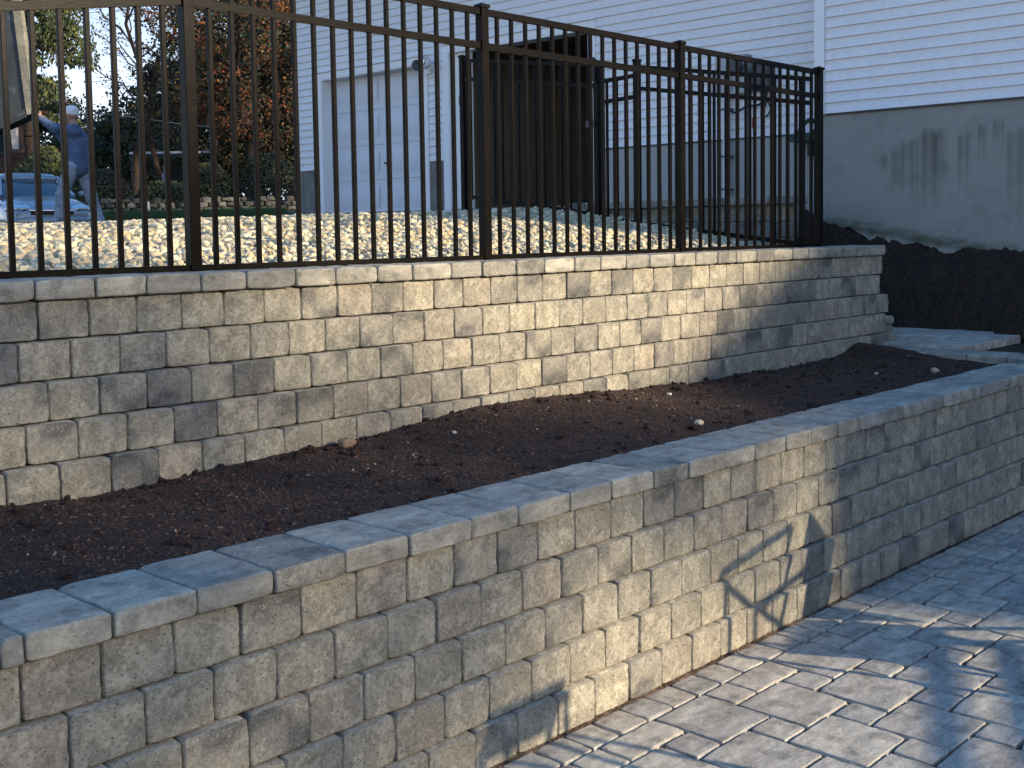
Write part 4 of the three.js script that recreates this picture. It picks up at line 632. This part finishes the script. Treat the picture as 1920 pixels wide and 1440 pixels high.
// ---------------------------------------------------------------- raised dump trailer at the left
{
  const T = thing('dump_trailer', 'raised dark dump trailer bed with pale rear rim above the worker', 'trailer', [7.42, landH(7.4, -15.2) - 0.02, -15.28], -0.809);
  const dk = mat([0.055, 0.07, 0.085], 0.6, { map: fenceMap, bumpMap: fineBump, bumpScale: 0.002 }), rim = mat([0.34, 0.33, 0.28], 0.7, { map: mA });
  // local x runs along the trailer; the open rear of the tipped bed hangs over the worker's hands
  const bed = new THREE.Group(); bed.name = 'bed'; bed.position.set(1.12, 1.78, 0.95); T.add(bed);
  const side = prismZ([[0, 0], [-0.24, 2.6], [-2.6, 2.1], [-2.2, -0.95]], -0.025, 0.025), s2 = side.clone(); s2.translate(-0.95, -0.42, -1.5);
  mesh('side_panel', side, dk, bed); mesh('side_panel', s2, dk, bed); mesh('floor_panel', prismZ([[-0.02, 0.06], [-2.2, -0.87], [-2.18, -0.93], [0, 0]], -0.3, -0.03), dk, bed);
  mesh('rim', prismZ([[0.035, -0.01], [-0.205, 2.62], [-0.31, 2.62], [-0.075, -0.01]], -0.07, 0.06), rim, bed); mesh('bottom_rail', prismZ([[-0.1, 0.06], [-0.08, -0.05], [-2.2, -0.96], [-2.22, -0.84]], 0.026, 0.08), dk, bed);
  mesh('chassis', merge([box(4.2, 0.14, 0.1, -2.9, 0.62, 0.6), box(4.2, 0.14, 0.1, -2.9, 0.62, -0.6), box(0.1, 0.12, 1.2, -0.95, 0.62, 0), box(0.1, 0.12, 1.2, -4.9, 0.62, 0)]), dk, T);
  mesh('lift_ram', merge([rod([-1.9, 0.6, 0], [-1.05, 0.88, 0.25], 0.07), rod([-1.9, 0.6, 0.5], [-1.05, 0.88, 0.8], 0.06)]), mat([0.4, 0.4, 0.42], 0.3, { metalness: 0.8 }), T);
  for (const x of [-1.7, -2.6]) for (const z of [-0.75, 0.75]) { const w = mesh('wheel', (() => { const g = new THREE.CylinderGeometry(0.36, 0.36, 0.22, 24); g.rotateX(Math.PI / 2); return g; })(), mat([0.02, 0.02, 0.02], 0.85), T, [x, 0.36, z]); mesh('hub', (() => { const g = new THREE.CylinderGeometry(0.18, 0.18, 0.24, 16); g.rotateX(Math.PI / 2); return g; })(), mat([0.4, 0.4, 0.4], 0.4, { metalness: 0.6 }), w); }
}
// ---------------------------------------------------------------- silver sedan
{
  const T = thing('car', 'silver sedan parked facing the gravel behind the worker', 'car', [10.86, 1.66, -21.6], -0.233);
  const paint = new THREE.MeshPhysicalMaterial({ color: lin(0.33, 0.34, 0.35), metalness: 0.45, roughness: 0.32, clearcoat: 0.8, clearcoatRoughness: 0.08 }), glass = new THREE.MeshStandardMaterial({ color: lin(0.03, 0.04, 0.05), roughness: 0.06, metalness: 0.1 }), blk = mat([0.015, 0.015, 0.017], 0.5);
  const loft = (st, n) => { // stations: [z, halfWidth, y0, y1, crown]; ring of n points
    const P = [], idx = []; for (const [z, hw, y0, y1, cr] of st) for (let i = 0; i < n; i++) { const a = i / n * Math.PI * 2, c = Math.cos(a), s = Math.sin(a), e = 0.42, X = Math.sign(c) * Math.pow(Math.abs(c), e) * hw, Y = (y0 + y1) / 2 + Math.sign(s) * Math.pow(Math.abs(s), 0.5) * (y1 - y0) / 2 + (s > 0 ? cr * (1 - Math.pow(X / hw, 2)) : 0); P.push(X * (Y > (y0 + y1) / 2 ? 1 - 0.06 * (Y - (y0 + y1) / 2) / (y1 - y0) * 2 : 1), Y, z); }
    for (let s = 0; s + 1 < st.length; s++) for (let i = 0; i < n; i++) { const a = s * n + i, b = s * n + (i + 1) % n; idx.push(a, b, a + n, b, b + n, a + n); }
    for (const s of [0, st.length - 1]) { const z = st[s], c = P.length / 3; P.push(0, (z[2] + z[3]) / 2, z[0]); for (let i = 0; i < n; i++) { const a = s * n + i, b = s * n + (i + 1) % n; s ? idx.push(a, b, c) : idx.push(b, a, c); } }
    const g = new THREE.BufferGeometry(); g.setAttribute('position', new THREE.Float32BufferAttribute(P, 3)); g.setIndex(idx); g.computeVertexNormals(); g.setAttribute('uv', new THREE.Float32BufferAttribute(new Float32Array(P.length / 3 * 2), 2)); return g;
  };
  mesh('body', loft([[-2.3, 0.70, 0.35, 0.86, 0.03], [-2.2, 0.80, 0.28, 0.95, 0.03], [-1.6, 0.87, 0.22, 0.98, 0.04], [-0.6, 0.88, 0.2, 0.94, 0.02], [0.5, 0.88, 0.2, 0.92, 0.02], [0.9, 0.88, 0.2, 0.90, 0.05], [1.6, 0.86, 0.22, 0.83, 0.06], [2.0, 0.82, 0.24, 0.75, 0.05], [2.2, 0.74, 0.27, 0.66, 0.03], [2.28, 0.62, 0.33, 0.58, 0.0]], 40), paint, T);
  mesh('roof', loft([[-1.35, 0.50, 1.18, 1.33, 0.02], [-1.0, 0.56, 1.22, 1.40, 0.03], [-0.3, 0.58, 1.25, 1.43, 0.03], [0.1, 0.57, 1.24, 1.41, 0.03], [0.28, 0.53, 1.24, 1.36, 0.02]], 32), paint, T);
  mesh('glasshouse', loft([[-1.95, 0.62, 0.85, 0.96, 0.0], [-1.4, 0.66, 0.85, 1.22, 0.02], [-0.9, 0.68, 0.85, 1.34, 0.02], [0.2, 0.68, 0.85, 1.33, 0.02], [0.6, 0.70, 0.85, 1.14, 0.02], [1.15, 0.72, 0.82, 0.90, 0.02]], 32), glass, T);
  for (const s of [-1, 1]) { mesh('pillar', rod([s * 0.555, 1.34, 0.22], [s * 0.70, 0.92, 1.05], 0.035, 0.04, 8), paint, T); mesh('pillar', rod([s * 0.55, 1.33, -1.2], [s * 0.66, 0.95, -1.85], 0.04, 0.06, 8), paint, T);
    const hl = mesh('headlight', (() => { const g = new THREE.SphereGeometry(0.5, 20, 12); g.scale(0.5, 0.2, 0.3); g.rotateY(s * 0.55); return g; })(), new THREE.MeshPhysicalMaterial({ color: lin(0.6, 0.63, 0.66), roughness: 0.06, metalness: 0.5, clearcoat: 1, clearcoatRoughness: 0.02 }), T, [s * 0.58, 0.635, 2.08]);
    for (const k of [-0.5, 0.5]) mesh('lens', new THREE.SphereGeometry(0.05, 12, 8), mat([0.5, 0.52, 0.55], 0.08, { metalness: 0.9 }), hl, [k * 0.16, 0, 0.115 - s * k * 0.07]);
    mesh('turn_signal', new THREE.SphereGeometry(0.04, 10, 8), mat([0.5, 0.16, 0.02], 0.3), hl, [s * 0.17, -0.01, 0.02]);
    mesh('mirror', (() => { const g = new THREE.SphereGeometry(0.1, 12, 8); g.scale(1.1, 0.7, 0.7); return g; })(), paint, T, [s * 0.95, 0.98, 0.75]);
    for (const z of [1.42, -1.4]) { const w = mesh('wheel', (() => { const g = new THREE.TorusGeometry(0.24, 0.085, 12, 26); g.rotateY(Math.PI / 2); return g; })(), mat([0.02, 0.02, 0.02], 0.85), T, [s * 0.8, 0.325, z]); mesh('rim', (() => { const g = new THREE.CylinderGeometry(0.2, 0.2, 0.14, 20); g.rotateZ(Math.PI / 2); return g; })(), mat([0.5, 0.5, 0.52], 0.3, { metalness: 0.8 }), w); }
  }
  mesh('grille', (() => { const g = box(0.78, 0.075, 0.08); g.translate(0, 0.565, 2.26); return g; })(), blk, T); mesh('bumper', loft([[2.08, 0.82, 0.3, 0.5, 0], [2.24, 0.76, 0.3, 0.51, 0], [2.33, 0.6, 0.33, 0.48, 0]], 28), paint, T); mesh('air_intake', box(0.7, 0.07, 0.06, 0, 0.33, 2.315), blk, T);
  mesh('trim_strip', box(0.82, 0.014, 0.05, 0, 0.612, 2.27), mat([0.7, 0.7, 0.72], 0.2, { metalness: 0.9 }), T);
}
// ---------------------------------------------------------------- behind the camera: what shades the walls and the patio
{
  const N = thing('neighbour_house', 'plain gabled house across the yard that shades the far end of the walls', 'house', [11.65, -0.08, 22], SUN_AZ);
  const wl = mat([0.42, 0.38, 0.32], 0.9), e = 9.05, w = 14;
  mesh('wall', bxx(0, w, 0, e, 0, 9), wl, N); mesh('gable', prismZ([[0, e], [w / 2, e + 0.385 * w / 2], [w, e]], 0.02, 8.98), wl, N);
  mesh('roof', prismZ([[-0.06, e - 0.03], [w / 2, e + 0.385 * w / 2 + 0.01], [w + 0.06, e - 0.03], [w + 0.06, e + 0.1], [w / 2, e + 0.385 * w / 2 + 0.16], [-0.06, e + 0.1]], -0.25, 9.25), mat([0.08, 0.075, 0.07], 0.95), N);
  for (const x of [2.2, 5.4, 8.6]) for (const y of [1.0, 3.6]) { const f = mesh('window', bxx(x, x + 1.1, y, y + 1.4, -0.05, 0.0), mat([0.7, 0.7, 0.7], 0.6), N); mesh('pane', bxx(x + 0.08, x + 1.02, y + 0.08, y + 1.32, -0.06, -0.051), mat([0.05, 0.06, 0.07], 0.1), f); }
  tree('yard_tree', 'dense leafed shade tree standing apart from the neighbouring house', 7.95, 24, { seed: 51, h: 13.0, r: 2.6, base: 7.5, n: 36, sub: 8, leaves: 11, size: 0.19, cols: [...GOLD, ...GREEN], up: 0.3, fluff: 0.3, tr: 0.14 }, null, -0.1);
  tree('yard_tree', 'slim high crowned tree standing close behind the dense leafed one', 9.9, 24.3, { seed: 58, h: 12.7, r: 1.5, base: 10.5, n: 15, sub: 7, leaves: 7, size: 0.19, cols: [...GOLD, ...GREEN], up: 0.25, fluff: 0.25, tr: 0.09 }, null, -0.1);
  tree('yard_tree', 'open crowned young tree between the dense tree and the neighbouring house', 10.8, 24.6, { seed: 57, h: 11.3, r: 2.0, base: 9.85, n: 14, sub: 8, leaves: 6, size: 0.19, cols: [...GOLD, ...GREEN], up: 0.08, fluff: 0.28, tr: 0.09 }, null, -0.1);
}
{ // folding chair on the patio, just out of the picture
  const steel = mat([0.05, 0.05, 0.055], 0.4, { metalness: 0.5 }), cloth = mat([0.04, 0.05, 0.09], 0.9);
  const c = thing('folding_chair', 'dark folding camp chair on the patio beside the lower wall', 'chair');
  const A = [4.39, 0.795, 1.2], B = [4.89, 0.80, 0.97], A2 = [4.75, 0.795, 1.75], B2 = [5.25, 0.80, 1.5];
  const L = (a, b, r = 0.016) => mesh('leg', rod(a, b, r), steel, c);
  L(A, [4.39, 0.0, 1.2]); L(B, [4.58, 0.0, 1.24]); L([4.38, 0.75, 1.2], [5.32, 0.0, 1.02]); L(A2, [4.75, 0, 1.75]); L(B2, [4.95, 0, 1.8]); L([4.74, 0.62, 1.75], [5.6, 0, 1.5]);
  mesh('armrest', rod(A, B, 0.02), cloth, c); mesh('armrest', rod(A2, B2, 0.02), cloth, c);
  const q = (a, b, d, e) => { const g = new THREE.BufferGeometry(), up = [0, 0.012, 0]; const P = [a, b, d, e], Q = P.map(p => p.map((v, i) => v - up[i])); const f = []; const quad = (w, x, y, z) => f.push(...w, ...x, ...y, ...w, ...y, ...z); quad(...P); quad(...Q.slice().reverse()); for (let i = 0; i < 4; i++) quad(P[i], Q[i], Q[(i + 1) % 4], P[(i + 1) % 4]); g.setAttribute('position', new THREE.Float32BufferAttribute(f, 3)); g.computeVertexNormals(); return g; };
  mesh('seat', q([4.5, 0.40, 1.2], [4.9, 0.38, 1.0], [5.2, 0.38, 1.5], [4.8, 0.40, 1.75]), cloth, c); mesh('backrest', q([4.92, 0.42, 1.05], [5.05, 0.86, 1.0], [5.38, 0.86, 1.48], [5.25, 0.42, 1.52]), cloth, c);
  const s = thing('folding_stool', 'small folding stool on the patio close to the lower wall', 'stool');
  const K = (a, b) => mesh('leg', rod(a, b, 0.016), steel, s);
  K([3.456, 0.74, 1.5], [3.456, 0, 1.5]); K([3.43, 0.74, 1.5], [3.15, 0.0, 1.72]); K([3.14, 0.74, 1.54], [3.46, 0, 1.86]); K([3.14, 0.74, 1.86], [3.42, 0.0, 1.56]);
  mesh('seat', q([3.475, 0.755, 1.47], [3.11, 0.755, 1.5], [3.13, 0.755, 1.88], [3.49, 0.755, 1.86]), cloth, s);
  const b = thing('slat_bench', 'wooden bench with slatted back standing on the patio', 'bench', [4.7, 0, 2.82], 0.4455);
  const wood = mat([0.22, 0.14, 0.08], 0.8);
  for (let i = 0; i < 4; i++) mesh('back_slat', box(1.5, 0.052, 0.02, 0, 0.53 + i * 0.1, 0.24), wood, b);
  for (let i = 0; i < 5; i++) mesh('seat_slat', box(1.5, 0.025, 0.08, 0, 0.42, -0.2 + i * 0.095), wood, b);
  for (const x of [-0.7, 0.7]) { mesh('leg', box(0.06, 0.87, 0.05, x, 0.435, 0.275), wood, b); mesh('leg', box(0.06, 0.407, 0.05, x, 0.2035, -0.2), wood, b); mesh('armrest', box(0.06, 0.03, 0.5, x * 1.05, 0.64, 0.0), wood, b); }
}
renderer.render(scene, camera);
